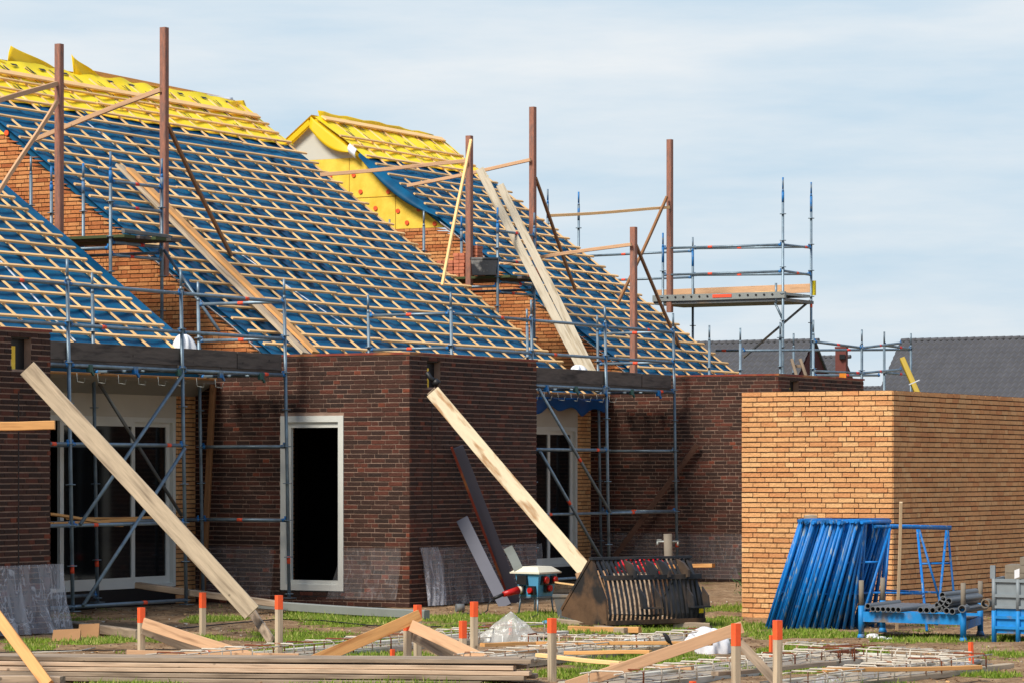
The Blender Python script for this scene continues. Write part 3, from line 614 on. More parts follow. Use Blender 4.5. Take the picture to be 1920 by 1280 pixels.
# facades, eaves and sliding doors below the scaffolds
def facade(t, x0, x1, yf, dark_from, soff=True, brackets=8, tarp=False):
    du1 = x1-.45
    brick_wall('front_wall', t, (du1, yf, 0), XU, x1-du1, 2.86, -YW, OB, seed=int(x1), proud=.012)
    b = MB(); b.box(x0, du1-.001, yf-.01, yf+.06, 2.56, 2.9); b.build('panel', M_panel, t)
    b = MB()
    # soffit sloping down to the wall, fascia timber above
    b.prism([(x0, yf-.36, 3.03), (x0, yf-.36, 3.08), (x0, yf+.1, 3.08), (x0, yf+.1, 2.86), (x0, yf-.02, 2.86)], (x1-.02-x0, 0, 0)); b.build('soffit', M_soffit, t)
    beam('eaves_board', (x0, yf-.39, 3.095), (x1-.05, yf-.39, 3.095), .05, .03, M_fresh, t)
    for k in range(brackets):
        x = x1-.10-k*.45; b = MB(); y = yf-.42
        if x < x0: break
        b.path([(x, y, 3.10), (x, y-.01, 2.99), (x+.0, y-.12, 2.975), (x+.0, y-.13, 3.03), (x, y-.145, 3.04)], .0045, 6); b.build('gutter_bracket', M_zinc, t)
    # interior
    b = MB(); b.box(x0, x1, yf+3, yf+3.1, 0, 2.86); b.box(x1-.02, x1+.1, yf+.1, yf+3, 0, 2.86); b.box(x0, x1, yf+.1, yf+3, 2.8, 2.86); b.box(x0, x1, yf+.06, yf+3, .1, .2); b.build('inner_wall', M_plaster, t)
    # sliding door in two leaves
    fr = MB(); z0, z1 = .24, 2.56
    fr.box(x0, du1, yf-.005, yf+.10, z1-.07, z1-.001); fr.box(du1-.07, du1-.002, yf-.005, yf+.1, z0, z1-.07); fr.box(x0, du1-.07, yf+.0, yf+.1, z0, z0+.05)
    d = fr.build('sliding_door', M_white, t)
    for a0, a1, o in ((du1-1.02, du1-.075, .045), (du1-2.6, du1-.94, .0)):
        m_ = MB(); m_.box(a0, a0+.08, yf+o+.003, yf+o+.05, z0+.05, z1-.07); m_.box(a1-.08, a1, yf+o+.003, yf+o+.05, z0+.05, z1-.07); m_.box(a0+.08, a1-.08, yf+o+.003, yf+o+.05, z1-.13, z1-.07); m_.box(a0+.08, a1-.08, yf+o+.003, yf+o+.05, z0+.05, z0+.15); m_.build('door_leaf', M_white, d)
        m_ = MB(); m_.box(a0+.08, a1-.08, yf+o+.02, yf+o+.03, z0+.15, z1-.13); m_.build('glass', M_glass, d)
    b = MB(); b.box(x0, x1-.45, yf+.02, yf+.09, 0, .235); b.build('plinth', M_black, t)
facade(H0, 29.6, 37.28, 26.1, 0)
facade(H1, 40.9, 48.48, 25.83, 0)
b = MB(); b.box(52.1, 55.2, 25.75, 25.9, 0, 2.86); b.build('front_wall', M_gbrick, H2)
# blue tarpaulin under the eaves of the middle house
b = MB()
b.sheet(lambda a, c: Vector((43.4+a*4.9, 25.37+.03*math.sin(a*31)+c*.04, 3.02-c*(.20+.05*math.sin(a*40)+.04*math.sin(a*17)))), 60, 6, th=(0, .004, 0))
tag(b.build('tarpaulin', M_tarp), 'crinkled blue tarpaulin hanging under the eaves of the middle house', 'tarpaulin')

# ridge flaps, ridge timber
def flap(parent, base0, base1, h, lean, curl, m=M_yellow, name='foil_flap', n=16):
    b = MB(); base0, base1 = Vector(base0), Vector(base1)
    def f(a, c):
        hh = h(a)*c; return base0.lerp(base1, a)+Vector((curl*c*c*.3, lean*hh+.04*math.sin(a*9)*c, hh))
    b.sheet(f, n, 6, th=(0, .006, 0)); return b.build(name, m, parent)
fu = [onw(x, 130, 32.92).x for x in (26, 155, 150, 215, 330, 436)]
flap(R1, (fu[0], 32.9, 8.40), (fu[1], 32.92, 8.38), lambda a: .02+.36*max(0, 1-a*1.1)**1.2*min(1, a/.12), .25, -.6)
flap(R1, (41.0, 32.85, 8.36), (fu[0], 32.85, 8.38), lambda a: .05+.03*math.sin(a*7), .3, .0)
flap(R1, (fu[1]-.9, 32.93, 8.37), (fu[5]-.4, 32.93, 8.37), lambda a: .03+.035*math.sin(a*9)**2, .9, .1, M_whitefoil)
flap(R1, (fu[2], 32.88, 8.36), (fu[3], 32.9, 8.38), lambda a: .02+.40*max(0, 1-a*1.1)**1.2*(1 if a > .05 else a/.05), .2, -.7)
flap(R1, (fu[4], 32.9, 8.38), (48.3, 32.9, 8.34), lambda a: .03+.14*a**.8, .6, .2, M_whitefoil)
flap(R1, (47.5, 32.75, 8.27), (48.4, 32.7, 8.24), lambda a: .02+.20*a**.7, .5, .1)
flap(R2, (51.0, 32.86, 8.36), (55.2, 32.86, 8.34), lambda a: .13+.04*(1-a)+.015*math.sin(a*30), .3, .0)
rb = onw(143, 130, 33.1); rb2 = onw(432, 188, 33.1)
ridge = beam('ridge_timber', (rb.x, 33.1, rb.z-.10), (rb2.x, 33.1, rb2.z-.10), .05, .26, M_fresh); tag(ridge, 'long planed ridge timber lying behind the loose yellow foil', 'timber')
# loose blue verge flap on the far house, folded yellow verge
b = MB()
A_, B_ = onroof(690, 293), onroof(1010, 560)
def vf(a, c):
    w = 31.85-a*1.7; h = .03+.24*math.sin(math.pi*min(1, .12+a*.88))
    return Vector((50.78-.10*math.sin(c*2.4)-.05*c, w-.08*c, rz(w)+.02-h*c))
b.sheet(vf, 40, 8, th=(.004, 0, 0)); b.build('verge_flap', M_blue, R2)
b = MB(); b.sheet(lambda a, c: Vector((50.76-.2*c*(1-c)*1.5, 31.90+a*.16, rz(31.90+a*.16)+.05-c*.20)), 8, 6, th=(.004, 0, 0)); b.build('foil_roll', M_whitefoil, R2)
b = MB(); b.sheet(lambda a, c: Vector((50.78-.05*c, 31.95+a*.98, rz(31.95+a*.98)-.04-c*(.30*math.sin(math.pi*min(1, .25+(1-a)*.75))))), 14, 5, th=(.004, 0, 0)); b.build('yellow_verge', M_yellow, R2)
b = MB(); b.beam((50.80, 32.95, rz(32.9)-.12), (50.80, 35.4, rz(30.45)-.12), .07, .09, UP); b.build('far_verge', M_yellow, R2)
# white strips at the lower verges
def strip(R, u, w0, w1, wd=.05, m=M_whitefoil):
    b = MB(); b.sheet(lambda a, c: Vector((u-.02+wd*c+.02*math.sin(a*11), w0+(w1-w0)*a, rz(w0+(w1-w0)*a)-.035-.05*c)), 24, 2, th=(0, 0, -.004)); b.build('verge_strip', m, R)
strip(R1, 39.22, 28.3, 26.3); strip(R2, 50.66, 28.0, 26.2, .09); strip(R0, 37.46, 28.6, 26.9, .03); strip(R2, 50.72, 30.1, 28.9, .05)
# pale slip joints down the blue sheets
for R, p, q in ((R1, (163, 231), (366, 394)), (R1, (440, 470), (660, 620)), (R0, (0, 490), (140, 640))):
    a, c = onroof(*p), onroof(*q); b = MB(); b.beam(a+RN*.008, c+RN*.008, .04, .004, RN); b.build('sheet_edge', M_whitefoil, R)
strip(R1, 48.44, 31.9, 26.2, .10, M_blue); strip(R0, 37.5, 30.5, 26.0, .10, M_blue); strip(R2, 55.42, 31.9, 26.0, .08, M_blue)

# white cloths at the eaves
def cloth(p, w, h, label, m=M_whitefoil, d=.25, seed=0, name='cloth', cat='cloth'):
    b = MB(); p = Vector(p); r = random.Random(seed); ph = [r.random()*6 for _ in range(4)]
    def f(a, c):
        th = a*2*math.pi; rr = math.sin(c*math.pi*.5)**.8; k = 1+.22*math.sin(3*th+ph[0])+.13*math.sin(7*th+ph[1]+c*3)
        return p+RIGHT*(math.cos(th)*w/2*rr*k)+FWD*(math.sin(th)*d/2*rr*k)+UP*(h*(1-c**1.6)*(1+.1*math.sin(5*th+ph[2])*c))
    b.sheet(f, 40, 10); return tag(b.build(name, m), label, cat)
cloth(ond(343, 662, 45.0), .30, .27, 'white cloth bunched up at the foot of the lowest blue roof', seed=1)
cloth(ond(368, 663, 45.3), .18, .12, 'black cloth lying beside the white cloth at the eave', M_black, seed=2)
cloth(ond(1083, 700, 54.4), .30, .15, 'small white cloth at the foot of the two white planks', seed=3)

# ------------------------------------------------------------------ scaffolds
LEAN = math.tan(math.radians(.95))
def post(t, x, y, z0, z1, spig=True, lean=True, blue=0., jack=True, red=()):
    b = MB(); s = lambda z: Vector((x, y, z))+(RIGHT*(-LEAN*(z-.0)) if lean else Vector((0, 0, 0)))
    zt = z1-(.27 if spig else 0)
    b.tube(s(z0), s(zt), .0245, 10, 0)
    if spig:
        b.tube(s(zt), s(zt+.05), .0245, 10, 2 if blue else 0, r1=.018); b.tube(s(zt+.05), s(z1), .018, 8, 2 if blue else 0)
    if blue: b.tube(s(zt-blue), s(zt), .0255, 10, 2)
    z = .16
    while z < zt:
        if z > z0: b.tube(s(z-.006), s(z+.006), .062, 10, 0)
        z += .5
    for zr in red: b.tube(s(zr-.05), s(zr+.05), .0265, 10, 3)
    if jack and z0 < .3: b.box(x-.07+LEAN*0, x+.07, y-.07, y+.07, z0-.02, z0-.01, 0)
    return b.build('post', [M_galv, M_tape, M_bluep, M_tape], t)
def rail(t, p, q, bands=(.35,), blue=True, r=.0235, name='ledger', lean=True, red=False, m0=None):
    L = lambda v: Vector(v)+(RIGHT*(-LEAN*Vector(v).z) if lean else Vector((0, 0, 0)))
    p, q = L(p), L(q); d = (q-p).normalized(); b = MB(); b.tube(p+d*.03, q-d*.03, r, 10, 0)
    if blue:
        for e, s in ((p, 1), (q, -1)):
            b.tube(e+d*s*.035, e+d*s*.085, r*1.12, 8, 1); b.obox(e+d*s*.045+UP*.015, d*.012, d.cross(UP).normalized()*.006, UP*.042, 1)
    o = b.build(name, [m0 or M_galv, M_bluep], t)
    for f in bands:
        c = p.lerp(q, f); b = MB(); b.tube(c-d*.045, c+d*.045, r*1.07, 10); b.build('band', M_redtape if red else M_tape, o)
    return o
def facade_scaffold(u3, yfr, label, mirror, bays):
    """front row y=yfr, back row 1.42 m behind; u3 = right end"""
    us = [u3-7.25, u3-4.83, u3-2.42, u3]; yb = yfr+1.42; t = thing('scaffold', (u3-3, yfr+.7, 0), label, 'scaffold', 'tube scaffolds along the eaves')
    for i, u in enumerate(us):
        up_ = (mirror and i == 0)
        z0 = BH if False else .12
        post(t, u, yfr, z0, 4.43, red=((.62,) if i in (1, 3) else ())); post(t, u, yb, z0, 4.43, red=((.62,) if i in (2,) else ()))
    for i in range(3):
        a, c = us[i], us[i+1]
        for z, bd in ((4.12, .62), (3.62, .3), (3.13, .8)): rail(t, (a, yfr, z), (c, yfr, z), (bd,) if (i+int(z*10)) % 2 else ())
        if i in bays:
            rail(t, (a, yfr, 2.16), (c, yfr, 2.16), (.86,)); rail(t, (a, yb, 2.16), (c, yb, 2.16), ()); rail(t, (a, yfr, 1.16), (c, yfr, 1.16), (.2,)); rail(t, (a, yb, 1.16), (c, yb, 1.16), (.55,)); rail(t, (a, yfr, .16), (c, yfr, .16), (.62,), blue=False); rail(t, (a, yb, .2), (c, yb, .2), ())
    for i, u in enumerate(us):
        if i in (0, 3):
            for z in (4.12, 3.62): rail(t, (u, yb, z), (u, yfr, z), (.5,))
        rail(t, (u, yb, 3.13), (u, yfr, 3.13), ()); rail(t, (u, yb, 2.16), (u, yfr, 2.16), ())
    rail(t, (us[3], yb, 1.16), (us[3], yfr, 1.16), (.45,))
    if not mirror:
        rail(t, (us[2]-.02, yfr-.04, 3.10), (us[1]+.1, yfr-.04, 1.15), (), False, name='brace'); rail(t, (us[2]-.02, yfr-.05, 2.14), (us[1]+.12, yfr-.05, .15), (), False, name='brace')
        rail(t, (us[2]+.05, yb+.04, 3.1), (us[3]-.4, yb+.04, 1.2), (), False, name='brace', m0=M_graytub)
    else:
        rail(t, (us[1]+.1, yfr-.04, 3.10), (us[2]+.02, yfr-.04, 1.15), (.56,), False, name='brace'); rail(t, (us[1]+.1, yfr-.05, 2.14), (us[2]-.02, yfr-.05, .15), (.4,), False, name='brace')
    LN = RIGHT*(-LEAN*3.2)
    for i in range(3):
        for j in range(4):
            y = yfr+.17+j*.30; beam('deck_plank', Vector((us[i]+.03, y, 3.175))+LN, Vector((us[i+1]-.03, y, 3.175))+LN, .24, .045, M_toe, t)
    e0 = us[0]; beam('toe_board', Vector((e0, yfr+.05, 3.305))+LN, Vector((us[2]+1.3, yfr+.05, 3.305))+LN, .03, .22, M_toe, t); beam('toe_board', Vector((us[2]+1.32, yfr+.045, 3.30))+LN, Vector((u3-.05, yfr+.045, 3.30))+LN, .03, .22, M_toe, t)
    k = us[1]+.4
    while k < u3-.2:
        b = MB(); c = Vector((k, yfr-.02, 3.1))+LN
        b.obox(c, (.03, 0, 0), (0, .03, 0), (0, 0, .045)); b.obox(c+Vector((.03, -.02, -.05)), (.03, 0, -.03), (0, .012, 0), (.012, 0, .012)); b.build('clamp', M_bluep if k % 2 > 1 else mat('green clamp %d' % int(k*10), lin((60, 96, 88)), .6), t); k += .95
    return t
SCA = facade_scaffold(37.02, 24.35, 'tube scaffold at left in front of the sliding door behind the long leaning board', False, (0, 1))
SCB = facade_scaffold(48.22, 24.05, 'tube scaffold between the dark centre extension and the shed', True, (1,))
rail(SCA, (34.6, 25.79, 1.16), (37.0, 25.79, 1.16), (), True)
rail(SCB, (45.8, 24.05, 1.16), (48.2, 24.05, 1.16), (.35,), True)
# deck between the houses on the middle gable
def gap_scaffold(x0, x1, ys, label, zt, zd, extra=(), rails=True, deck_from=None, zr=(5.95, 5.6)):
    t = thing('scaffold', ((x0+x1)/2, ys[0]+1, BH-.02), label, 'scaffold', 'gable scaffolds between the houses')
    for j, y in enumerate(ys):
        for i, x in enumerate((x0, x1)):
            post(t, x, y, BH-.02, zt+.0*j, lean=False, blue=.18 if (i+j) % 2 == 0 or j == 0 else 0., jack=False)
        rail(t, (x0, y, zd-.08), (x1, y, zd-.08), (.6,), lean=False, red=True)
        rail(t, (x0, y, zd-.26), (x1, y, zd-.26), (.4,), lean=False, red=True)
        for z in zr[:2 if j == 0 else 0]: rail(t, (x0, y, z), (x1, y, z), (.5,), lean=False, red=True)
    for a, c in zip(ys, ys[1:]):
        for x in (x0, x1): rail(t, (x, a, zd-.16), (x, c, zd-.16), (), lean=False)
    for j in range(4):
        x = x0+.12+j*(x1-x0-.2)/3.4; beam('deck_plank', (x, ys[0]-.25-.05*j, zd), (x, ys[-1]+.3, zd), .26, .045, M_toe if j % 2 else M_olive, t)
    rail(t, (x1, ys[0]-.02, zd-.1), (x1-.1, ys[0]-1.1, zd-1.35), (), False, name='brace', lean=False)
    for x, y, z1 in extra: post(t, x, y, BH-.02, z1, lean=False, blue=.1, jack=False)
    return t
G1 = gap_scaffold(37.55, 38.8, (27.74, 29.16, 31.0), 'scaffold deck standing against the brick gable at left', 6.37, 5.16, extra=((38.8, 29.75, 6.35),))
G2 = gap_scaffold(48.65, 49.95, (27.72, 29.2, 30.7), 'scaffold deck carrying bricks and a tub at the far gable', 6.35, 5.16, zr=(5.95, 5.45))
for x in range(3):
    beam('loose_pipe', (37.6+.1*x, 27.55+.08*x, 5.23+.02*x), (38.6+.12*x, 27.5+.05*x, 5.22), .05, .05, M_graytub, G1)
# far tower beyond the last house
G3 = thing('scaffold', (56.5, 27, 0), 'tall scaffold tower against the sky with two rails and a platform', 'scaffold')
for px, x, top_, bot in ((1468, 55.9, 333, 700), (1521, 57.15, 342, 735), (1243, 55.9, 437, 600), (1299, 57.15, 445, 640), (1027, 55.9, 355, 480), (1085, 57.15, 360, 470)):
    y = onu(px, 600, x).y; p = onu(px, top_, x); post(G3, x, y, max(0, onu(px, bot+300, x).z), p.z, lean=False, blue=.3 if px > 1500 or px < 1300 else .2, jack=False, red=((5.0,) if px == 1521 else ()))
def r3(p, q, x0, x1, **k): return rail(G3, onu(*p, x0), onu(*q, x1), lean=False, **k)
r3((1027, 466), (1468, 459), 55.9, 55.9, bands=(.92,)) if False else None
for (pa, pb, x) in (((1299, 466), (1521, 463), 57.15), ((1243, 466), (1468, 459), 55.9), ((1085, 481), (1299, 471), 57.15), ((1299, 516), (1521, 514), 57.15), ((1243, 516), (1468, 509), 55.9), ((1085, 528), (1299, 520), 57.15)):
    rail(G3, onu(*pa, x), onu(*pb, x), (.4,), lean=False)
rail(G3, onu(1468, 459, 55.9), onu(1521, 465, 57.15), (.8,), lean=False); rail(G3, onu(1468, 508, 55.9), onu(1521, 516, 57.15), (.5,), lean=False)
pa, pb = onu(1210, 552, 56), onu(1521, 545, 57.1); zt = onu(1468, 556, 55.9).z
y0_, y1_ = onu(1468, 556, 55.9).y-.05, onu(1225, 560, 55.9).y
for j in range(3): beam('deck_plank', (56.1+j*.38, y0_, zt+.05), (56.1+j*.38, y1_, zt+.05), .34, .05, M_zinc, G3)
b = MB(); b.box(55.86, 55.94, y0_, y1_, zt-.03, zt+.09); pl = b.build('platform_beam', M_zinc, G3)
for k in range(14):
    if 5 <= k <= 7: continue
    b = MB(); yy = y0_+.25+k*.17; b.tube((55.85, yy, zt+.04), (55.857, yy, zt+.04), .022, 8); b.build('beam_hole', M_black, pl)
b = MB(); b.box(55.85, 55.857, y0_+1.1, y0_+1.5, zt+.01, zt+.07); b.build('band', M_tape, pl)
b = MB(); b.box(55.9, 57.2, y0_, y1_, zt-.09, zt-.031); b.build('platform_frame', M_graytub, G3)
beam('toe_board', (57.2, y0_, zt+.22), (57.2, y1_+.6, zt+.19), .03, .17, M_pinkwood, G3)
b = MB(); b.box(57.16, 57.22, y0_-.04, y0_+.02, zt+.08, zt+.36); b.build('toe_bracket', M_yelflower, G3)
beam('loose_batten', (56.2, y0_+.2, zt+.12), (56.8, y0_+2.0, zt+.10), .05, .03, M_batten, G3)
rail(G3, onu(1521, 562, 57.15), onu(1392, 672, 56.6), (), False, name='brace', lean=False, m0=M_graytub)
rail(G3, onu(1468, 600, 55.9), onu(1452, 566, 55.9), (), False, name='brace', lean=False)
rail(G3, onu(1455, 572, 55.9), onu(1455, 528, 55.9), (), False, name='brace', lean=False)
rail(G3, onu(1210, 640, 57.9) if False else onu(1340, 657, 57.15), onu(1521, 656, 57.15), (.1,), False, lean=False)
# low scaffold behind the right extension
G4 = thing('scaffold', (53.5, 24.5, 0), 'low scaffold rails above the right dark extension and the shed', 'scaffold')
def pp(px, yt, yb, d): a, c = ond(px, yt, d), ond(px, yb, d); post(G4, a.x, a.y, max(.0, c.z), a.z, lean=False, jack=False)
for px, yt, yb, d in ((1330, 610, 1180, 57.8), (1388, 615, 1180, 59), (1463, 604, 1150, 57.1), (1488, 625, 1130, 60.5), (1616, 618, 1100, 59.4), (1658, 622, 1100, 60.8), (1708, 625, 1100, 61.8), (1525, 600, 1150, 58.3)): pp(px, yt, yb, d)
for a, c, da, dc, bd in (((1525, 640), (1616, 652), 58.2, 59.3, .5), ((1616, 652), (1690, 643), 59.3, 61.5, .45), ((1658, 647), (1708, 654), 60.8, 61.7, .6), ((1525, 695), (1616, 699), 58.2, 59.3, .9), ((1616, 699), (1690, 692), 59.3, 61.5, .45), ((1658, 698), (1708, 702), 60.8, 61.7, .6),
                         ((1390, 657), (1708, 655), 59.5, 62.2, .62), ((1525, 703), (1650, 703), 60, 62, .5)):
    rail(G4, ond(*a, da), ond(*c, dc), (bd,), lean=False, red=True)

# ------------------------------------------------------------------ tall stained posts with nailed battens
def tallpost(px, top_, bot, d, label, rails, wd=.105):
    a, c = ond(px, bot, d), ond(px, top_, d); t = thing('timber_post', a, label, 'post', 'tall stained timber posts')
    beam('post', a, c, wd, wd, M_redpost, t, up=XU)
    for P, Q, m, w_ in rails: beam('brace', P, Q, .045, w_, m, t, up=UP, warp=.02)
    return t
tallpost(111, 83, 446, 47.0, 'tall reddish timber post at far left with two nailed battens', [(ond(-60, 208, 45), ond(106, 156, 46.95), M_pinkwood, .07), (ond(106, 190, 46.9), ond(-2, 362, 46), M_pinkwood, .06)])
tallpost(308, 52, 518, 47.6, 'tallest reddish timber post at the left end of the middle roof', [(ond(302, 168, 47.55), onroof(62, 262, .12), M_pinkwood, .07), (ond(314, 236, 47.6), onroof(434, 480, .08), M_brownwood, .06)])
tallpost(880, 255, 540, 56.3, 'reddish timber post beside the yellow insulated gable', [(ond(882, 262, 56.2), onroof(830, 535, .10), M_batten, .05), (ond(875, 303, 56.2), onroof(601, 328, .10), M_pinkwood, .065)])
tallpost(999, 201, 470, 57.6, 'tall reddish timber post standing behind the two white planks', [(ond(994, 301, 57.5), onroof(765, 349, .12), M_pinkwood, .06), (ond(1003, 335, 57.6), onroof(1080, 545, .08), M_brownwood, .06)])
tallpost(1256, 262, 586, 62.5, 'tall reddish timber post against the sky right of the far roof', [(ond(1255, 390, 62.4), ond(1030, 405, 60.2), M_batten, .055), (ond(1251, 370, 62.4), onroof(1158, 570, .08), M_brownwood, .055)])
tallpost(1188, 426, 700, 56.6, 'shorter reddish timber post on the lower edge of the far roof', [(ond(1184, 458, 56.5), onroof(945, 493, .10), M_pinkwood, .06), (ond(1192, 462, 56.6), onroof(1275, 650, .08), M_brownwood, .06)])

# ------------------------------------------------------------------ planks on the roofs
def plank(name, p, q, w, h, m, label, cat='plank', up=UP, group=None, warp=.01):
    if abs(Vector(up).dot(FWD)) > .9: w, h = max(w, h), min(w, h)   # broad face towards the site front
    return tag(beam(name, p, q, w, h, m, None, up, warp), label, cat, group)
n1_ = RN
M_pileb3 = mat('white-washed plank', lin((186, 174, 152)), .85, .15, 3, stretch=GR, col2=lin((144, 128, 102)), f2=(.52, .75))
plank('roof_plank', onroof(224, 311, .24), onroof(573, 664, .22), .17, .045, M_board, 'long plank lying down the middle roof, left one of the pair', up=n1_)
plank('roof_plank', onroof(243, 317, .32), onroof(592, 662, .28), .16, .045, M_fresh, 'long fresher plank lying down the middle roof, right one of the pair', up=n1_)
b_ = ond(1107, 702, 54.6)
plank('roof_plank', ond(899, 318, 57.6), ond(1096, 700, 54.6), .15, .045, M_pileb3, 'white-washed plank leaning up to the stained posts, lower left one', up=FWD*-1)
plank('roof_plank', ond(938, 348, 57.4), ond(1112, 702, 54.5), .14, .045, M_pileb3, 'white-washed plank leaning up to the stained posts, upper right one', up=FWD*-1)
for o_ in bpy.data.objects:
    pass

# pallet of bricks and tub on the far deck
def brickpile(x0, y0, z0, nx, ny, nz, seed, label):
    t = thing('brick_pile', (x0, y0, z0), label, 'brick stack'); r = random.Random(seed)
    for k in range(nz):
        for j in range(ny):
            for i in range(nx):
                if k == nz-1 and r.random() < .3: continue
                b = MB(); x = x0+i*.215+r.uniform(-.01, .01); y = y0+j*.108+r.uniform(-.01, .01); z = z0+k*.058; b.obox((x+.1, y+.05, z+.028), (.1+r.uniform(-.01, 0), r.uniform(-.01, .01), 0), (r.uniform(-.01, .01), .047, 0), (0, 0, .026))
                b.build('brick', M_chim if r.random() < .7 else M_form, t)
    return t
M_pileb = mat('pile brick', lin((196, 118, 88)), .9, .15, 14, perobj=.18)
def pile2(c, n, label, seed):
    t = thing('brick_pile', c, label, 'brick stack'); r = random.Random(seed); c = Vector(c)
    for k, (i, j, h) in enumerate(n):
        upright = (i+j) % 2
        for q in range(h):
            b = MB(); o = c+YW*(-i*.115)+XU*(j*.22)+UP*(q*.06+.03)
            b.obox(o+XU*.1, (.1, r.uniform(-.008, .008), 0), (r.uniform(-.008, .008), .05, 0), (0, 0, .026)); b.build('brick', M_pileb, t)
    return t
zc = 5.185
pc = Vector((48.75, 29.3, zc))
pile2(pc, [(i, 0, [3, 4, 4, 5, 5, 5, 7, 7][i]) for i in range(8)], 'loose stack of orange bricks on the far scaffold deck beside the post', 3)
pile2(Vector((48.75, 28.35, zc)), [(0, 0, 9), (1, 0, 9)], 'tall narrow stack of bricks behind the mortar tub', 4)
pile2(Vector((49.5, 27.55, zc)), [(0, 0, 3), (1, 0, 2)], 'few bricks at the right end of the far scaffold deck', 5)
b = MB(); tc_ = ond(908, 510, 56.0); tc_.z = zc
def tubf(c, a, d, w0, w1, h, mi=0, bb=None):
    bb = bb or MB(); P = []
    for s, z in ((w0, 0), (w1, h)): P += [c-a*s/2-d*s/2*.7+UP*z, c+a*s/2-d*s/2*.7+UP*z, c+a*s/2+d*s/2*.7+UP*z, c-a*s/2+d*s/2*.7+UP*z]
    bb.hexa(P, mi); return bb
b = tubf(tc_, RIGHT, FWD, .40, .46, .28); b.obox(tc_+UP*.285, RIGHT*.245, FWD*.175, UP*.012, 0); tag(b.build('mortar_tub', M_tub), 'black mortar tub splashed with mortar on the far deck', 'tub')

# ------------------------------------------------------------------ long leaning boards in front
plank('leaning_board', ond(45, 690, 36.1)+Vector((0, -.05, 0)), onz(472, 1148, .28), .045, .205, M_board, 'long pale scaffold board leaning from the left extension towards the ground', up=FWD)
plank('grey_lath', onz(463, 1130, .30), onz(508, 1200, .03), .03, .10, M_graywood, 'split grey lath under the foot of the long leaning board', up=FWD)
plank('formwork_board', ond(812, 735, 43.5), ond(1112, 1086, 41.3), .05, .20, M_form, 'stained cream formwork board leaning on the centre extension', up=FWD)
plank('grey_lath', ond(808, 732, 43.55), ond(870, 800, 43.7), .03, .13, M_graywood, 'short grey lath behind the top of the formwork board', up=FWD)
plank('coated_panel', onw(857, 838, 22.48), onz(968, 1128), .03, .17, M_grayplank, 'tall slate grey panel with red edge leaning on dark brick', 'panel', up=FWD)
plank('coated_panel', onw(866, 972, 22.48), onz(948, 1136), .03, .17, M_grayplank, 'shorter slate grey panel leaning on dark brick', 'panel', up=FWD)
for p, q in (((846, 838), (957, 1128)),): plank('red_edge_strip', onw(*p, 22.44), onz(*q), .035, .02, M_trimred, 'thin red edging strip along the tall slate panel', 'strip', up=FWD)
plank('short_panel', ond(952, 1025, 41.6), ond(972, 1066, 41.6), .02, .12, M_zinc, 'short light grey panel standing behind the power box', 'panel', up=FWD)
plank('wood_brace', onu(1308, 833, 48.4), onu(1152, 1042, 48.3), .05, .09, mat('dark stained timber', lin((92, 64, 50)), .85, .2, 3, stretch=GR), 'dark brown timber brace leaning on the right extension', up=FWD)
plank('wood_post', onu(400, 720, 37.2), onu(378, 1130, 37.15), .08, .08, M_brownwood, 'dark timber prop standing in the corner left of the doorway', 'prop')
plank('timber_beam', ond(-40, 798, 33.0), ond(103, 797, 33.0), .07, .09, M_fresh, 'fresh timber beam poking in from the left edge', 'timber')
plank('foreground_timber', ond(-30, 1118, 28.2), ond(90, 1284, 27.5), .045, .10, M_fresh, 'fresh sloping timber crossing the plank pile at bottom left', 'timber', up=FWD)
plank('ground_timber', onz(98, 1166, .06), onz(262, 1190, .05), .10, .10, M_graywood, 'grey timber lying behind the cardboard pieces', 'timber')
plank('metal_channel', onz(484, 1133, .10), onz(800, 1152, .06), .10, .11, M_zinc, 'long galvanised channel lying before the doorway', 'channel')
plank('ground_timber', onw(258, 1096, 25.2), onz(520, 1132, .13), .12, .08, M_graywood, 'weathered beam lying below the sliding door', 'timber')
plank('timber_beam', ond(1180, 1062, 41.6), ond(1338, 1060, 41.0), .09, .05, M_fresh, 'short timber poking out behind the bucket to the right', 'timber')
plank('thin_lath', ond(1040, 1090, 41.6), ond(1110, 1102, 40.8), .02, .02, M_batten, 'thin lath between the power box and the bucket', 'lath')
for i, (p, q) in enumerate([((92, 963), (225, 984)), ((95, 980), (250, 975)), ((130, 972), (290, 969))]):
    plank('loose_board', onw(*p, 24.9+i*.3), onw(*q, 24.8+i*.3), .12, .03, M_fresh, ['topmost crooked fresh board', 'middle pale board', 'rearmost thin board'][i]+' laid across the left scaffold', 'board')
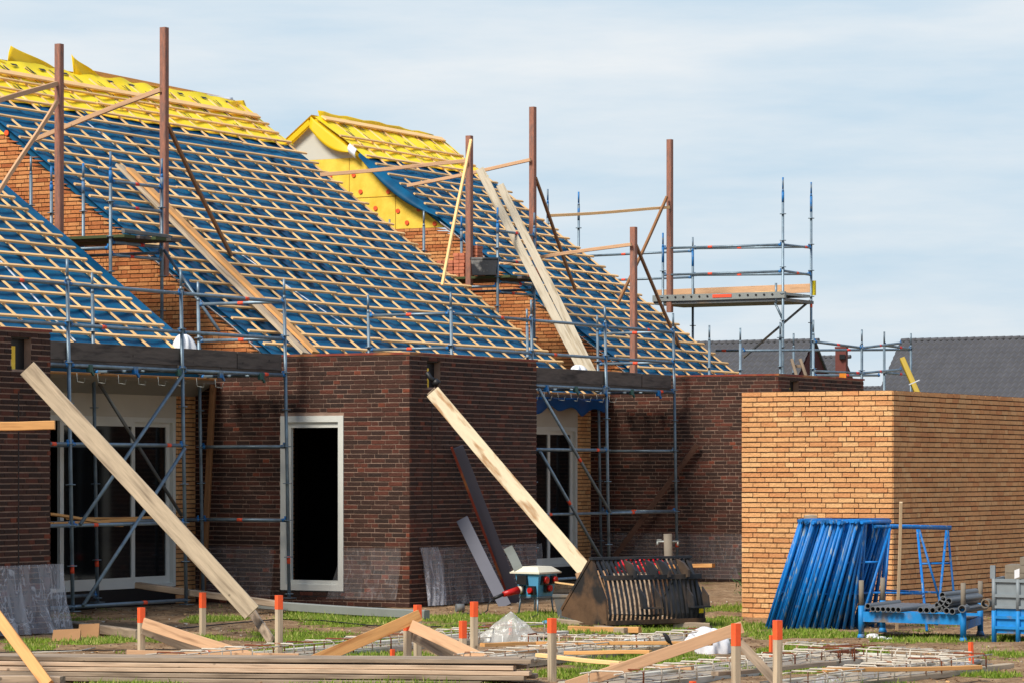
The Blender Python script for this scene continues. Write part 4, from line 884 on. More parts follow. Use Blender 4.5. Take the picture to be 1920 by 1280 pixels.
# ------------------------------------------------------------------ plank pile in the foreground
PP = [(0, 1262, 985, 1284, 0)]
a0 = ond(-40, 0, 29.6); a1 = ond(1000, 0, 28.7)
def pileplank(lay, off, pxr, yoff, m, label):
    z = .055+lay*.052; p = ond(-45, 0, 29.4+off); q = ond(pxr, 0, 28.65+off); p.z = z; q.z = z
    plank('pile_plank', p, q, .20, .045, m, label, group='weathered planks piled in the foreground', warp=.006)
labs = ['bottom front plank of the foreground pile', 'second plank up of the foreground pile', 'third plank up of the foreground pile', 'fourth plank up, pale topped, in the foreground pile', 'topmost longest plank of the foreground pile']
zoff = [.03, .072, .114, .156, .198]
M_pileb2 = mat('pale pile plank', lin((204, 176, 148)), .85, .22, 3, stretch=GR, col2=lin((146, 122, 98)), f2=(.5, .7))
for k in range(5):
    p = ond(-45, 0, 28.55+.03*k); q = ond([905, 985, 995, 965, 998][k], 0, 27.9+.03*k); p.z = zoff[k]-.01; q.z = zoff[k]-.02+(.012 if k == 4 else 0)
    plank('pile_plank', p, q, .22, .036, [M_graywood, M_graywood, M_pileb2, M_pileb2, M_graywood][k], labs[k], group='weathered planks piled in the foreground', warp=.006)
    p2 = p+FWD*.26; q2 = q+FWD*.26+RIGHT*([.06, .1, -.2, .12, -.1][k])
    plank('pile_plank', p2, q2, .22, .036, M_graywood, 'rear neighbour of the '+labs[k], group='weathered planks piled in the foreground', warp=.006)
bl_ = ond(60, 0, 29.0); bl_.z = .0
plank('bearer', ond(-30, 1272, 28.1), ond(118, 1276, 27.9), .12, .08, M_graywood, 'dark bearer timber under the left of the plank pile', 'timber')
plank('profile_board', ond(238, 1227, 31.2), ond(560, 1235, 30.9), .025, .10, M_pinkwood, 'pale profile board lying level behind the plank pile', 'board', up=UP)
plank('profile_board', ond(560, 1236, 30.9), ond(860, 1244, 30.4), .025, .06, M_pinkwood, 'longer profile board lying behind the right of the plank pile', 'board', up=UP)

# ------------------------------------------------------------------ marker stakes
def stake(px, top_, bot, label, painted=.32, w=.07, tiltpx=0):
    g = onz(px, bot); w *= .9; d = g.dot(FWD); zt = H+(HY-top_)/F*d
    p0 = Vector((g.x, g.y, -.05)); p1 = Vector((g.x, g.y, zt))+RIGHT*(tiltpx*d/F); t = thing('marker_stake', g, label, 'stake', 'wooden marker stakes with orange tops')
    cut = p0.lerp(p1, 1-painted*(zt > .25 and .55/ max(.55, zt)*random.uniform(.75, 1.05) or 1)); rot = RIGHT+FWD*.55
    beam('stake_wood', p0, cut, w, w, M_board if w > .06 else M_pinkwood, t, up=rot); beam('painted_top', cut, p1, w+.002, w+.002, M_orangep, t, up=rot); return t
stake(265, 1138, 1228, 'leftmost tall orange-topped stake with two boards nailed to it')
stake(380, 1110, 1190, 'orange-topped stake behind the foot of the long leaning board')
stake(523, 1115, 1236, 'tall stake with an orange edge right of the leaning board foot', .25)
stake(764, 1157, 1243, 'front one of the two joined orange-topped stakes in the centre')
stake(783, 1133, 1239, 'rear taller one of the two joined orange-topped stakes in the centre', .28)
stake(868, 1163, 1222, 'short orange-topped stake with a split top', .5)
stake(889, 1127, 1229, 'tall orange-topped stake beside the short split one')
stake(1035, 1158, 1277, 'orange-topped stake standing alone left of the rebar cages', .27)
stake(1380, 1168, 1295, 'orange-topped stake holding the long sloping board at right', .38)
stake(1458, 1162, 1295, 'orange-topped stake at the right end of the short grey brace', .3)
stake(1446, 1190, 1236, 'small thin stake with orange tip behind the right pair', .7, .035)
stake(1822, 1203, 1247, 'small bright orange peg at the far right', 1., .04, -2)
stake(736, 1216, 1240, 'tiny orange peg behind the centre of the plank pile', 1., .04)
stake(391, 1208, 1228, 'tiny orange peg under the left profile board', 1., .04)
stake(957, 1161, 1195, 'thin orange peg under the clear plastic', 1., .03)
stake(1299, 1276, 1292, 'tiny orange peg at the bottom edge near the sloping board', 1., .05)
def pb(p, q, dp, dq, m, label, h=.11): return plank('sloping_board', ond(*p, dp), ond(*q, dq), .028, h, m, label, 'board', up=FWD)
pb((270, 1167), (495, 1240), 32.1, 30.9, M_pinkwood, 'pinkish sloping board nailed to the leftmost stake, upper one')
pb((268, 1178), (420, 1236), 32.2, 32.4, M_graywood, 'grey sloping board nailed to the leftmost stake, lower one')
pb((787, 1152), (588, 1238), 30.9, 30.2, M_fresh, 'fresh board sloping down to the left from the centre stakes')
pb((772, 1172), (950, 1258), 30.8, 29.6, M_pinkwood, 'pinkish board sloping down to the right from the centre stakes')
pb((770, 1186), (890, 1254), 30.95, 30.6, M_graywood, 'grey board sloping down to the right below the pinkish one')
pb((1392, 1175), (1062, 1286), 27.5, 27.2, M_pinkwood, 'long sloping board crossing the bottom right to its stake', .10)
pb((1386, 1205), (1460, 1283), 27.5, 27.3, M_graywood, 'short grey brace between the two right stakes', .08)

# ------------------------------------------------------------------ foundation strips with rebar cages
def cage(p, q, label, n, w=.32, boards=True):
    p, q = onz(*p, .03), onz(*q, .03); d = (q-p).normalized(); sd = d.cross(UP).normalized(); t = thing('rebar_cage', (p+q)/2, label, 'rebar cage', 'rebar cages in the foundation strips')
    L = (q-p).length
    for s in (-1, 1):
        for z in (.03, .12):
            b = MB(); b.path([p+sd*s*w/2+UP*(z+.004*math.sin(k))+d*L*k/8 for k in range(9)], .007, 6); b.build('long_bar', M_rebar, t)
    for k in range(n):
        c = p+d*(L*(k+.5)/n); r = random.uniform(-.02, .02); b = MB(); e = w/2+.012
        b.path([c-sd*e+UP*.0, c-sd*e+UP*.11, c-sd*(e-.025)+UP*.135+d*r, c+sd*(e-.025)+UP*.135+d*r, c+sd*e+UP*.11, c+sd*e], .007, 6); b.build('stirrup', M_rust if random.random() < .15 else M_rebar, t)
    return t
def strips(p, q, off, label, m=M_eps, h=.055, w=.09, z=.02):
    p, q = onz(*p), onz(*q); d = (q-p).normalized(); sd = d.cross(UP).normalized()*off
    plank('foundation_board', p+sd+UP*z, q+sd+UP*z, w, h, m, label, 'board', warp=.004)
cages = [((300, 1252), (1010, 1188), 'rebar cage running behind the plank pile towards the plastic', 20), ((880, 1252), (1330, 1200), 'rebar cage behind the lone centre stake', 13),
         ((1120, 1290), (1585, 1236), 'rusty rebar cage in front of the long sloping board', 15), ((1500, 1290), (1830, 1250), 'rebar cage at the far right beside the fresh batten', 11), ((1480, 1228), (1800, 1248), 'cross rebar cage behind the right pair of stakes', 12), ((985, 1212), (1245, 1216), 'cross rebar cage before the crumpled plastic', 9)]
M_slab = mat('pale foil in trench', lin((168, 152, 130)), .7, .15, 6, col2=lin((128, 122, 116)), f2=(.45, .7), bump=.5)
for i, (p, q, lb, n_) in enumerate(cages):
    cage(p, q, lb, n_)
    pz, qz = onz(*p), onz(*q); d_ = (qz-pz).normalized(); s_ = d_.cross(UP).normalized(); b = MB()
    b.sheet(lambda a, c, pz=pz, qz=qz, s_=s_: pz.lerp(qz, a)+s_*((c-.5)*.62)+UP*(.022+.02*math.sin(a*37+c*5)*math.sin(c*9+a*11)+.02*abs(c-.5)), 60, 8, th=(0, 0, -.02))
    tag(b.build('trench_foil', M_slab), 'crinkled pale foil lying under the '+lb, 'foil')
    strips(p, q, .34, 'near side board of the '+lb, M_board if i % 2 else M_eps); strips(p, q, -.34, 'far side board of the '+lb, M_eps)
for p, q, m, lb in (((1335, 1206), (1005, 1204), M_fresh, 'fresh lath across the rebar left of the small bird'), ((1220, 1222), (1060, 1222), M_fresh, 'second fresh lath lying in front of the small bird'), ((1545, 1256), (1838, 1250), M_fresh, 'long fresh batten at the far right on the rebar'), ((1145, 1245), (1300, 1252), M_pinkwood, 'pale lath between the two rebar trenches'),
                    ((905, 1207), (1000, 1206), M_fresh, 'short fresh lath beside the plastic covered peg'), ((955, 1220), (1040, 1219), M_pinkwood, 'short lath behind the lone centre stake'), ((1010, 1228), (1165, 1243), M_batten, 'narrow lath slanting right of the lone stake'), ((1340, 1262), (1562, 1243), M_graywood, 'grey board lying between the two right stakes')):
    plank('lath', onz(*p, .15), onz(*q, .13), .07, .035, m, lb, 'lath')

# ------------------------------------------------------------------ plastic sheeting
def wallfilm(p0, dr, nrm, L, z0, z1, label, m=M_film, amp=.03, seed=0, shape=None):
    b = MB(); p0 = Vector(p0); dr = Vector(dr); nrm = Vector(nrm); r = random.Random(seed); ph = [r.random()*6 for _ in range(5)]
    def f(a, c):
        e = shape(a, c) if shape else (0, 0)
        w_ = amp*(math.sin(a*L*9+ph[0])+.6*math.sin(a*L*21+ph[1]+c*2)+.35*math.sin(a*L*47+ph[2]+c*5))*(.25+c)
        return p0+dr*(a*L+e[0])+UP*(z1+(z0-z1)*c+e[1])+nrm*(.05+abs(w_)+.10*c*c)
    b.sheet(f, 90, 14); return tag(b.build('plastic_sheet', m), label, 'plastic sheet')
wallfilm((37.30, 23.65, 0), -YW, -XU, .93, .1, .79, 'clear plastic taped to the wall right of the doorway', amp=.015, seed=1, shape=lambda a, c: (-.18*c*(1-a) if a < .15 else 0, 0))
wallfilm((37.55, 22.61, 0), XU, -YW, 3.3, .02, .79, 'creased clear plastic along the shaded wall behind the slate panels', m=film('creased sheeting', .12, (.6, .6, .62)), amp=.05, seed=2)
wallfilm((37.45, 22.61, 0), XU, -YW, .5, .02, .80, 'bunched milky plastic hanging at the corner of the centre extension', m=M_film2, amp=.05, seed=3, shape=lambda a, c: (.5*c*(1-c), 0))
wallfilm((37.30, 26.0, 0), -YW, -XU, 1.25, .1, .79, 'clear plastic taped to the wall left of the doorway', amp=.012, seed=4)
wallfilm((26.2, 22.61, 0), XU, -YW, 3.42, .02, .78, 'milky plastic draped along the foot of the left extension', m=M_film2, amp=.09, seed=5)
wallfilm((48.5, 26.0, 0), -YW, -XU, 3.6, .05, .79, 'clear plastic along the foot of the right extension wall', amp=.012, seed=6)
def heap(p, w, d, h, label, m, seed, peak=(.5, .5)):
    b = MB(); p = Vector(p); r = random.Random(seed); ph = [r.random()*6 for _ in range(6)]
    def f(a, c):
        x = a*2-1; y = c*2-1; R2_ = min(1, math.hypot(x, y)); th = math.atan2(y, x); rr = R2_
        hh = h*(1-rr)**.9*(1+rr*(.22*math.sin(5*th+ph[0]+rr*3)+.10*math.sin(11*th+ph[1])))
        return p+RIGHT*(x*w/2*(1+.1*math.sin(3*th+ph[2])))+FWD*(y*d/2)+UP*max(.01, hh+.01*math.sin(13*x+ph[3])*math.sin(11*y+ph[4]))
    b.sheet(f, 26, 22); return tag(b.build('plastic_heap' if m != M_bag else 'white_bag', m), label, 'plastic sheet' if m != M_bag else 'bag')
heap(onz(958, 1203), .74, .5, .33, 'clear plastic tented over the thin orange peg', film('tent sheeting', .42, (.72, .70, .64)), 1)
heap(onz(1190, 1213), .42, .4, .14, 'crumpled clear plastic on the rebar behind the bird', film('crumple sheeting', .6, (.74, .74, .7)), 2)
heap(onz(1800, 1250), .35, .3, .06, 'small clear plastic scrap around the orange peg', M_film2, 3)
heap(onz(1550, 1282), .35, .3, .08, 'grey plastic scrap at the bottom edge on the rebar', M_film2, 6)
def blob(p, w, d, h, label, m, seed, name='white_bag', cat='bag', lump=.16):
    b = MB(); p = Vector(p); r = random.Random(seed); ph = [r.random()*6 for _ in range(8)]
    def f(a, c):
        th = a*2*math.pi; el = (c-.12)*math.pi/2/.88; k = 1+lump*math.sin(3*th+ph[0]+c*3)+lump*.6*math.sin(7*th+ph[1]-c*6)+lump*.35*math.sin(15*th+c*12+ph[2])
        fold = .04*abs(math.sin(6*th+ph[3]+8*c))
        return p+RIGHT*(math.cos(th)*math.cos(el)*w/2*k)+FWD*(math.sin(th)*math.cos(el)*d/2*k)+UP*(h*abs(math.sin(el))**.7*(1 if el > 0 else -1)*(1+.18*math.sin(2*th+ph[4])*math.cos(el))-fold*w*math.cos(el))
    b.sheet(f, 64, 24); return tag(b.build(name, m), label, cat)
blob(onz(1333, 1222), .36, .34, .24, 'crumpled white bulk bag lying behind the long sloping board', M_bag, 4, lump=.12)
blob(onz(1322, 1210), .38, .26, .20, 'upper fold of a white bulk bag standing beside the bucket', M_bag, 5, lump=.12)
for i, (px, py, s) in enumerate(((1636, 1196, .12), (1652, 1198, .08), (1668, 1199, .06))): blob(onz(px, py), s, s*.7, s*.45, ['largest', 'middle', 'smallest'][i]+' white paper scrap before the blue rack', M_bag, 20+i, 'paper_scrap', 'litter', .3)
blob(onz(1025, 1170), .13, .1, .05, 'flattened blue and white scrap below the power box', M_boxblue, 31, 'paper_scrap', 'litter', .2)

# ------------------------------------------------------------------ skeleton bucket
B0 = onz(1137, 1172, .06); th_ = math.radians(33); E1 = (RIGHT*math.cos(th_)+FWD*math.sin(th_)).normalized(); E2 = (-RIGHT*math.sin(th_)+FWD*math.cos(th_)).normalized()
bk = thing('loader_bucket', B0, 'muddy black skeleton loader bucket lying on timbers', 'bucket')
BW = 1.40
def bp(a, e, z): return B0+E1*a+E2*e+UP*z
for a in (0, BW-.03):
    b = MB(); b.prism([bp(a, e, z) for e, z in ((0, .02), (-.0, .10), (.03, .30), (.20, .56), (.29, .75), (.36, .75), (.92, .17), (.92, .08), (.35, .0))], E1*.03)
    b.beam(bp(a+.015, .33, .75), bp(a+.015, .92, .15), .05, .035, UP); b.build('side_plate', M_mud if a == 0 else M_steel, bk)
prof = [(.40, .0), (.10, .0), (.02, .03), (.0, .12), (.03, .28), (.10, .50), (.29, .74)]
for k in range(21):
    a = .06+k*(BW-.12)/20; b = MB()
    for (e0, z0), (e1, z1) in zip(prof, prof[1:]): b.beam(bp(a, e0, z0), bp(a, e1, z1), .03, .015, E2)
    b.build('rib', M_steel, bk)
b = MB(); b.beam(bp(-.01, .30, .76), bp(BW+.01, .30, .76), .07, .03, UP); b.build('top_bar', M_steel, bk)
b = MB(); b.beam(bp(.06, .10, .54), bp(BW, .10, .54), .07, .055, UP); b.build('cross_bar', M_steel, bk)
b = MB(); b.beam(bp(0, .30, .0), bp(BW, .30, .0), .5, .02, UP); b.beam(bp(0, .0, .03), bp(BW, .0, .03), .03, .05, UP); b.build('bottom_plate', M_mud, bk)
for a in (.42, .72, .90, 1.17):
    b = MB(); b.prism([bp(a, .26, .74), bp(a, .12, .70), bp(a, .02, .62), bp(a, .02, .54), bp(a, .10, .52), bp(a, .20, .60)], E1*.028); b.build('gusset', M_steel, bk)
for a in (.48, 1.16):
    b = MB(); b.prism([bp(a, .04, .42), bp(a, -.08, .32), bp(a, -.10, .20), bp(a, .0, .18), bp(a, .03, .3)], E1*.02); b.prism([bp(a+.22, .04, .42), bp(a+.22, -.08, .32), bp(a+.22, -.10, .20), bp(a+.22, .0, .18), bp(a+.22, .03, .3)], E1*.02)
    b.beam(bp(a, -.08, .19), bp(a+.24, -.08, .19), .08, .02, UP); b.build('hook_bracket', M_steel, bk)
b = MB(); b.obox(bp(BW-.07, -.02, .14), E1*.03, E2*.004, UP*.025); b.build('paint_spot', M_yelflower, bk)
for p, q, lb, m in (((1068, 1178), (1200, 1181), 'short square timber under the front of the bucket', M_fresh), ((1040, 1164), (1140, 1172), 'dark timber under the left of the bucket', M_graywood), ((1120, 1178), (1175, 1181), 'weathered bearer beside the short square timber', M_graywood), ((1262, 1172), (1330, 1172), 'timber block under the right of the bucket', M_graywood)):
    plank('bearer', onz(*p, .03), onz(*q, .03), .10, .07, m, lb, 'timber')
for i in range(4):
    p = onz(1108+i*16, 1150-i*2, .04); plank('loose_board', p+UP*.5+RIGHT*-.15+FWD*.5, p+FWD*.5, .09, .02, M_pinkwood, ['first', 'second', 'third', 'fourth'][i]+' pale board from the left leaning inside the bucket', 'board', up=FWD)

# power distribution box
PB = onz(1010, 1152); f1 = (-RIGHT*.75+FWD*.66).normalized(); f2 = (RIGHT*.5+FWD*.86).normalized()
px_ = thing('power_box', PB, 'light blue power distribution box with red sockets and cream lid', 'power box')
cb = PB; z0, z1 = .23, .52
def rect(s, z): return [cb, cb+f2*.0]
def quadz(a, bb, z, ins=0): o = cb+UP*z+f1*ins+f2*ins; return [o, o+f2*(bb-2*ins), o+f2*(bb-2*ins)+f1*(a-2*ins), o+f1*(a-2*ins)]
b = MB(); b.hexa(quadz(.40, .48, z0, .05)+quadz(.40, .48, z1, 0.0)); b.build('body', M_boxblue, px_)
b = MB(); b.hexa(quadz(.44, .52, z1, -.03)+quadz(.44, .52, z1+.02, -.03)); b.hexa(quadz(.44, .52, z1+.021, -.02)+quadz(.40, .48, z1+.09, .06)); b.build('lid', M_lid, px_)
b = MB(); b.hexa(quadz(.40, .48, z0-.02, .04)+quadz(.40, .48, z0-.001, .04))
for ins, c_ in ((.05, 0), (.05, 1), (.05, 2), (.05, 3)):
    p = quadz(.40, .48, z0-.02, .06)[c_]; q = Vector((p.x, p.y, 0))+(p-(quadz(.4, .48, z0, .2)[0])).normalized()*.03; q.z = 0; b.tube(p, q, .012, 8)
b.build('legs', M_galv, px_)
nf1 = f1.cross(UP).normalized(); nf1 = nf1 if nf1.dot(FWD) < 0 else -nf1; nf2 = f2.cross(UP).normalized(); nf2 = nf2 if nf2.dot(RIGHT) > 0 else -nf2
def sock(o, n_, m=M_red, r=.045, plate=True, rim=M_black):
    t1 = n_.cross(UP).normalized(); b = MB(); b.obox(o, t1*.055, UP*.055, n_*.02); s = b.build('socket', rim, px_)
    b = MB(); b.tube(o+n_*.02, o+n_*.06, r, 14); b.build('socket_lid', m, s)
zb = .23
o = cb+f1*.27+UP*.44+nf1*.0; b = MB(); b.obox(o+nf1*.0, f1*.08, UP*.06, nf1*.025); b.build('meter_window', M_black, px_)
sock(cb+f1*.12+UP*.31+nf1*-.01, nf1, M_red, .035); sock(cb+f1*.30+UP*.31+nf1*-.01, nf1, M_lid, .05)
sock(cb+f2*.13+UP*.44, nf2, M_red); sock(cb+f2*.36+UP*.44, nf2, M_red, .04); sock(cb+f2*.22+UP*.335, nf2, M_red, .04)
o = cb+f1*.30+UP*.31+nf1*.05; b = MB(); b.tube(o, o+nf1*.14-RIGHT*.10-UP*.05, .05, 12, r1=.035); b.tube(o+nf1*.14-RIGHT*.10-UP*.05, o+nf1*.2-RIGHT*.18-UP*.1, .022, 10, 1); b.build('plug', [M_red, M_black], px_)
b = MB(); s = o+nf1*.2-RIGHT*.18-UP*.1; b.path([s, s-RIGHT*.07-UP*.07, s-RIGHT*.08-UP*.15, s-RIGHT*.15-UP*.2, Vector((s.x, s.y, .02))-RIGHT*.4], .009, 6); b.build('cable', M_black, px_)
# cable reel of dark wires on the ground
def cable(pts, r, m, label, name='cable'): b = MB(); b.path([onz(px, py, .015) for px, py in pts], r, 6, 0); tag(b.build(name, m), label, 'cable')
cable([(1010, 1150), (985, 1162), (900, 1172), (800, 1174), (700, 1172), (600, 1162), (520, 1160), (430, 1168), (330, 1178), (265, 1180)], .008, M_black, 'black cable running left across the grass from the power box')
cable([(1000, 1158), (1040, 1162), (1090, 1150), (1075, 1120)], .008, M_black, 'black cable looping right of the power box')
cable([(0, 1222), (80, 1219), (200, 1218), (260, 1217), (350, 1216), (420, 1214)], .006, M_black, 'thin black cable on the soil at bottom left')
cable([(60, 1222), (110, 1221), (150, 1219), (178, 1213)], .007, M_eps, 'pale curled strap on the soil at bottom left', 'strap')
cable([(1280, 1233), (1330, 1229), (1370, 1226)], .006, M_form, 'thin pale string beside the long sloping board', 'string')
# grey tub, hose, tap post
tq = onz(1064, 1160); b = tubf(tq, RIGHT, FWD, .22, .34, .28); b.obox(tq+UP*.29, RIGHT*.185, FWD*.13, UP*.014); tag(b.build('bucket_tub', M_graytub), 'grey mortar tub tucked left of the loader bucket', 'tub')
hc = ond(1205, 1072, 41.6); hs = thing('hose_coil', hc, 'coil of bright red hose behind the loader bucket', 'hose')
b = MB()
for k in range(5):
    R_ = .34-k*.03; b.path([hc+RIGHT*(math.cos(a)*R_)+FWD*(math.sin(a)*R_*.8)+UP*(.02*k+.05*math.sin(a*2+k)+.05) for a in [i*2*math.pi/36 for i in range(36)]], .018, 8, closed=True)
b.path([hc+RIGHT*(-.3)+UP*.02, hc+RIGHT*-.36+UP*-.25, hc+RIGHT*-.1+UP*-.33-FWD*.2, hc+RIGHT*.1+UP*-.35-FWD*.2], .016, 8); b.build('hose', M_hose, hs)
b = MB(); b.box(hc.x-.35, hc.x+.35, hc.y-.3, hc.y+.3, 0.35, hc.z-.0) if False else b.obox((hc.x, hc.y, hc.z*.5), (.33, 0, 0), (0, .28, 0), (0, 0, hc.z*.48)); tag(b.build('pallet_box', M_graywood), 'weathered crate under the red hose coil', 'crate')
tp = onz(1252, 1150); tt = thing('tap_post', tp, 'grey concrete tap post with two taps behind the bucket', 'tap post')
b = MB(); zt = H+(HY-1000)/F*tp.dot(FWD); b.tube(tp+RIGHT*.03, tp+UP*zt, .055, 14); b.build('post', M_conc, tt)
b = MB(); c = tp+UP*(zt-.10); b.tube(c-RIGHT*.14, c+RIGHT*.14, .014, 8); b.tube(c-RIGHT*.13, c-RIGHT*.13-UP*.05, .014, 8); b.tube(c+RIGHT*.13, c+RIGHT*.13-UP*.05, .014, 8); b.obox(c-RIGHT*.11+UP*.025, RIGHT*.03, FWD*.006, UP*.008); b.build('tap', M_zinc, tt)
# yellow flowering weed behind the bucket
wp = onz(1222, 1145); wt = thing('weed', wp, 'yellow flowering weed seen through the bucket ribs', 'plant'); b = MB(); f_ = MB(); rr = random.Random(3)
for k in range(26):
    a = rr.random()*6.28; r_ = rr.uniform(.02, .13); tpv = wp+Vector((math.cos(a)*r_, math.sin(a)*r_, rr.uniform(.2, .62))); b.tube(wp+Vector((math.cos(a)*.03, math.sin(a)*.03, 0)), tpv, .006, 4)
    for q in range(6): c = wp.lerp(tpv, rr.uniform(.2, 1)); d_ = Vector((rr.uniform(-1, 1), rr.uniform(-1, 1), rr.uniform(-.2, .8)))*.05; b.face([c, c+d_+Vector((.012, 0, 0)), c+d_*1.3, c+d_-Vector((.012, 0, 0))])
    for q in range(3): c = tpv+Vector((rr.uniform(-1, 1), rr.uniform(-1, 1), rr.uniform(-1, .5)))*.035; f_.tube(c, c+UP*.012, .016, 6)
b.build('stem', M_green, wt); f_.build('flower', M_yelflower, wt)
# small weeds by the walls
for i, (px, py, s, lb) in enumerate(((1395, 1098, .18, 'small green weed at the left corner of the orange shed'), (508, 1112, .12, 'small green weed beside the doorway'), (655, 1215, .07, 'low green tuft on the soil in the centre'))):
    wp = onz(px, py) if py > 1110 else onz(px, py+20); b = MB(); rr = random.Random(i)
    for k in range(60):
        c = wp+Vector((rr.gauss(0, s*.3), rr.gauss(0, s*.3), rr.uniform(0, s*1.6))); d_ = Vector((rr.uniform(-1, 1), rr.uniform(-1, 1), rr.uniform(0, 1)))*s*.4; b.face([c, c+d_+Vector((.02, 0, 0)), c+d_*1.4, c+d_-Vector((.02, 0, 0))])
    tag(b.build('weed', M_green), lb, 'plant')

# ------------------------------------------------------------------ blue trestle frames leaning on the shed
g_ = 'blue steel trestle frames stacked on edge'
def tframe(p, lean, name='trestle', L=.80, ht=1.27, m=M_bluefr, rungs=(.45,), split=True):
    t = thing(name, p, 'blue steel trestle frame standing on edge in the tight leaning stack', 'trestle', g_)
    b = MB(); r = .020
    up_ = Vector(lean); a0 = p; a1 = p+XU*L*.96
    T0 = p+up_; T1 = p+up_+XU*L
    b.tube(T0-XU*.03, T1, .022, 10); b.build('top_tube', m, t)
    for q0, q1 in ((a0, T0+XU*.02), (a0+XU*.18, T0+XU*.08), (a1-XU*.16, T1-XU*.1), (a1, T1-XU*.04)):
        b = MB(); b.tube(q0, q1, r, 8); b.build('leg', m, t)
    b = MB(); b.tube(a0.lerp(T0, .33), a1.lerp(T1, .33), .013, 8); b.tube(a0.lerp(T0, .62), (a0+XU*.18).lerp(T0+XU*.08, .62), .013, 8); b.build('rung', m, t)
    return t
rr = random.Random(5)
NF = 30
pa = onz(1436, 1177); pb_ = onz(1558, 1179)
for k in range(NF):
    f = k/(NF-1); p = pa.lerp(pb_, f)+XU*rr.uniform(-.04, .04); p.z = 0
    lw = -YW*(.42-.05*f+rr.uniform(-.02, .02)); tframe(p, lw+UP*(1.245+rr.uniform(-.015, .015)))
for px_e, ln_e in ((1568, .33), (1582, .24), (1597, .14)):
    p = onz(px_e, 1179); p.z = 0; tframe(p, -YW*ln_e+UP*1.24)
# the two open trestles
def opentrestle(segs, label, m=M_bluefr):
    a = segs[0]; t = thing('trestle', ond(a[0][0], 1170, a[2]), label, 'trestle', 'open blue trestles against the shed')
    for i, (p, q, d0, d1, nm, r) in enumerate(segs):
        b = MB(); b.tube(ond(*p, d0), ond(*q, d1), r, 10); b.build(nm, m, t)
    return t
opentrestle([((1641, 986), (1782, 990), 37.3, 38.2, 'top_tube', .020), ((1669, 990), (1612, 1172), 37.4, 37.0, 'leg', .016), ((1720, 990), (1738, 1182), 38.3, 37.3, 'leg', .016), ((1633, 1110), (1732, 1112), 37.15, 37.6, 'rung', .013), ((1622, 1053), (1650, 1053), 37.3, 37.3, 'rung', .013)], 'open blue trestle at the shed corner behind the long stick')
opentrestle([((1650, 984), (1783, 987), 38.8, 39.2, 'top_tube', .018), ((1668, 990), (1655, 1165), 38.8, 38.6, 'leg', .016), ((1723, 990), (1762, 1125), 39.0, 38.7, 'leg', .014), ((1775, 990), (1757, 1170), 39.1, 38.2, 'leg', .016), ((1777, 992), (1792, 1150), 39.2, 38.6, 'leg', .014), ((1728, 1056), (1784, 1055), 38.9, 39.0, 'rung', .013), ((1661, 1106), (1756, 1110), 38.7, 38.5, 'rung', .013), ((1645, 1053), (1664, 1052), 38.7, 38.8, 'rung', .012)], 'rear open blue trestle leaning on the shaded shed side')
plank('wood_stick', onz(1682, 1180), ond(1689, 941, 36.9), .035, .035, M_stickwood, 'long pale wooden stick standing up in front of the shed corner', 'stick')
plank('timber_block', ond(1508, 972, 39.1), ond(1531, 972, 39.1), .10, .10, M_graywood, 'grey timber block on top of the blue frame stack', 'timber')

# ------------------------------------------------------------------ stillage rack with pipes
Q = [onz(1615, 1196), onz(1806, 1203), onz(1838, 1190), onz(1655, 1184)]
rk = thing('stillage_rack', (Q[0]+Q[2])/2, 'blue steel rack with four grey corner posts carrying pipes', 'rack')
for q, pt in zip(Q, (1087, 1092, 1088, 1082)):
    d = q.dot(FWD); zt = H+(HY-pt)/F*d; b = MB(); b.tube(q, q+UP*.05, .052, 10, 1, r1=.034); b.tube(q+UP*.05, q+UP*.36, .034, 10, 1); b.tube(q+UP*.36, Vector((q.x, q.y, zt)), .028, 10, 0); b.build('corner_post', [M_conc, M_bluedk], rk)
for i, j, z in ((0, 1, .24), (3, 2, .20), (1, 2, .17), (0, 3, .17)):
    b = MB(); b.beam(Q[i]+UP*z+(Q[j]-Q[i]).normalized()*.03, Q[j]+UP*z-(Q[j]-Q[i]).normalized()*.03, .03, .11 if i == 0 and j == 1 else .09, UP); b.build('side_rail', M_bluedk, rk)
b = MB(); c = (Q[0]+Q[2])/2+UP*.20; b.hexa([Q[i]+UP*.2 for i in (0, 1, 2, 3)]+[Q[i]+UP*.215 for i in (0, 1, 2, 3)]); b.build('floor_plate', M_pipe, rk)
dU = (Q[3]-Q[0]).normalized(); fw = (Q[1]-Q[0]); fl = fw.length; fw.normalize()
def pipe(a, z, off=0, L=1.15, r=.035, label='', m=M_pipe, dd=None):
    p = Q[0]+fw*a+UP*z-dU*(.10-off); q = p+(dd or dU)*L; b = MB(); n = 14
    d = (q-p).normalized(); s1 = d.cross(UP).normalized(); s2 = d.cross(s1)
    def ring(c, rr_): return [c+(s1*math.cos(2*math.pi*i/n)+s2*math.sin(2*math.pi*i/n))*rr_ for i in range(n)]
    o0, o1, i0, i1 = ring(p, r), ring(q, r), ring(p, r*.78), ring(q, r*.78)
    for i in range(n):
        j = (i+1) % n; b.face([o0[i], o1[i], o1[j], o0[j]], 0, True); b.face([i0[j], i1[j], i1[i], i0[i]], 0, True); b.face([o0[j], i0[j], i0[i], o0[i]]); b.face([o1[i], i1[i], i1[j], o1[j]])
    return tag(b.build('steel_pipe', m), label, 'pipe', 'steel pipes on the blue rack')
for k in range(7): pipe(.10+k*.064, .33 if k else .36, L=1.1, r=.031, label='grey steel pipe in the flat row at the left of the rack', dd=(dU+fw*.16).normalized())
for k in range(4): pipe(.76+k*.075, .335+.02*(k == 3), L=1.0, r=.033, label='grey steel pipe on the rack floor right of the centre', dd=(dU+fw*.05).normalized())
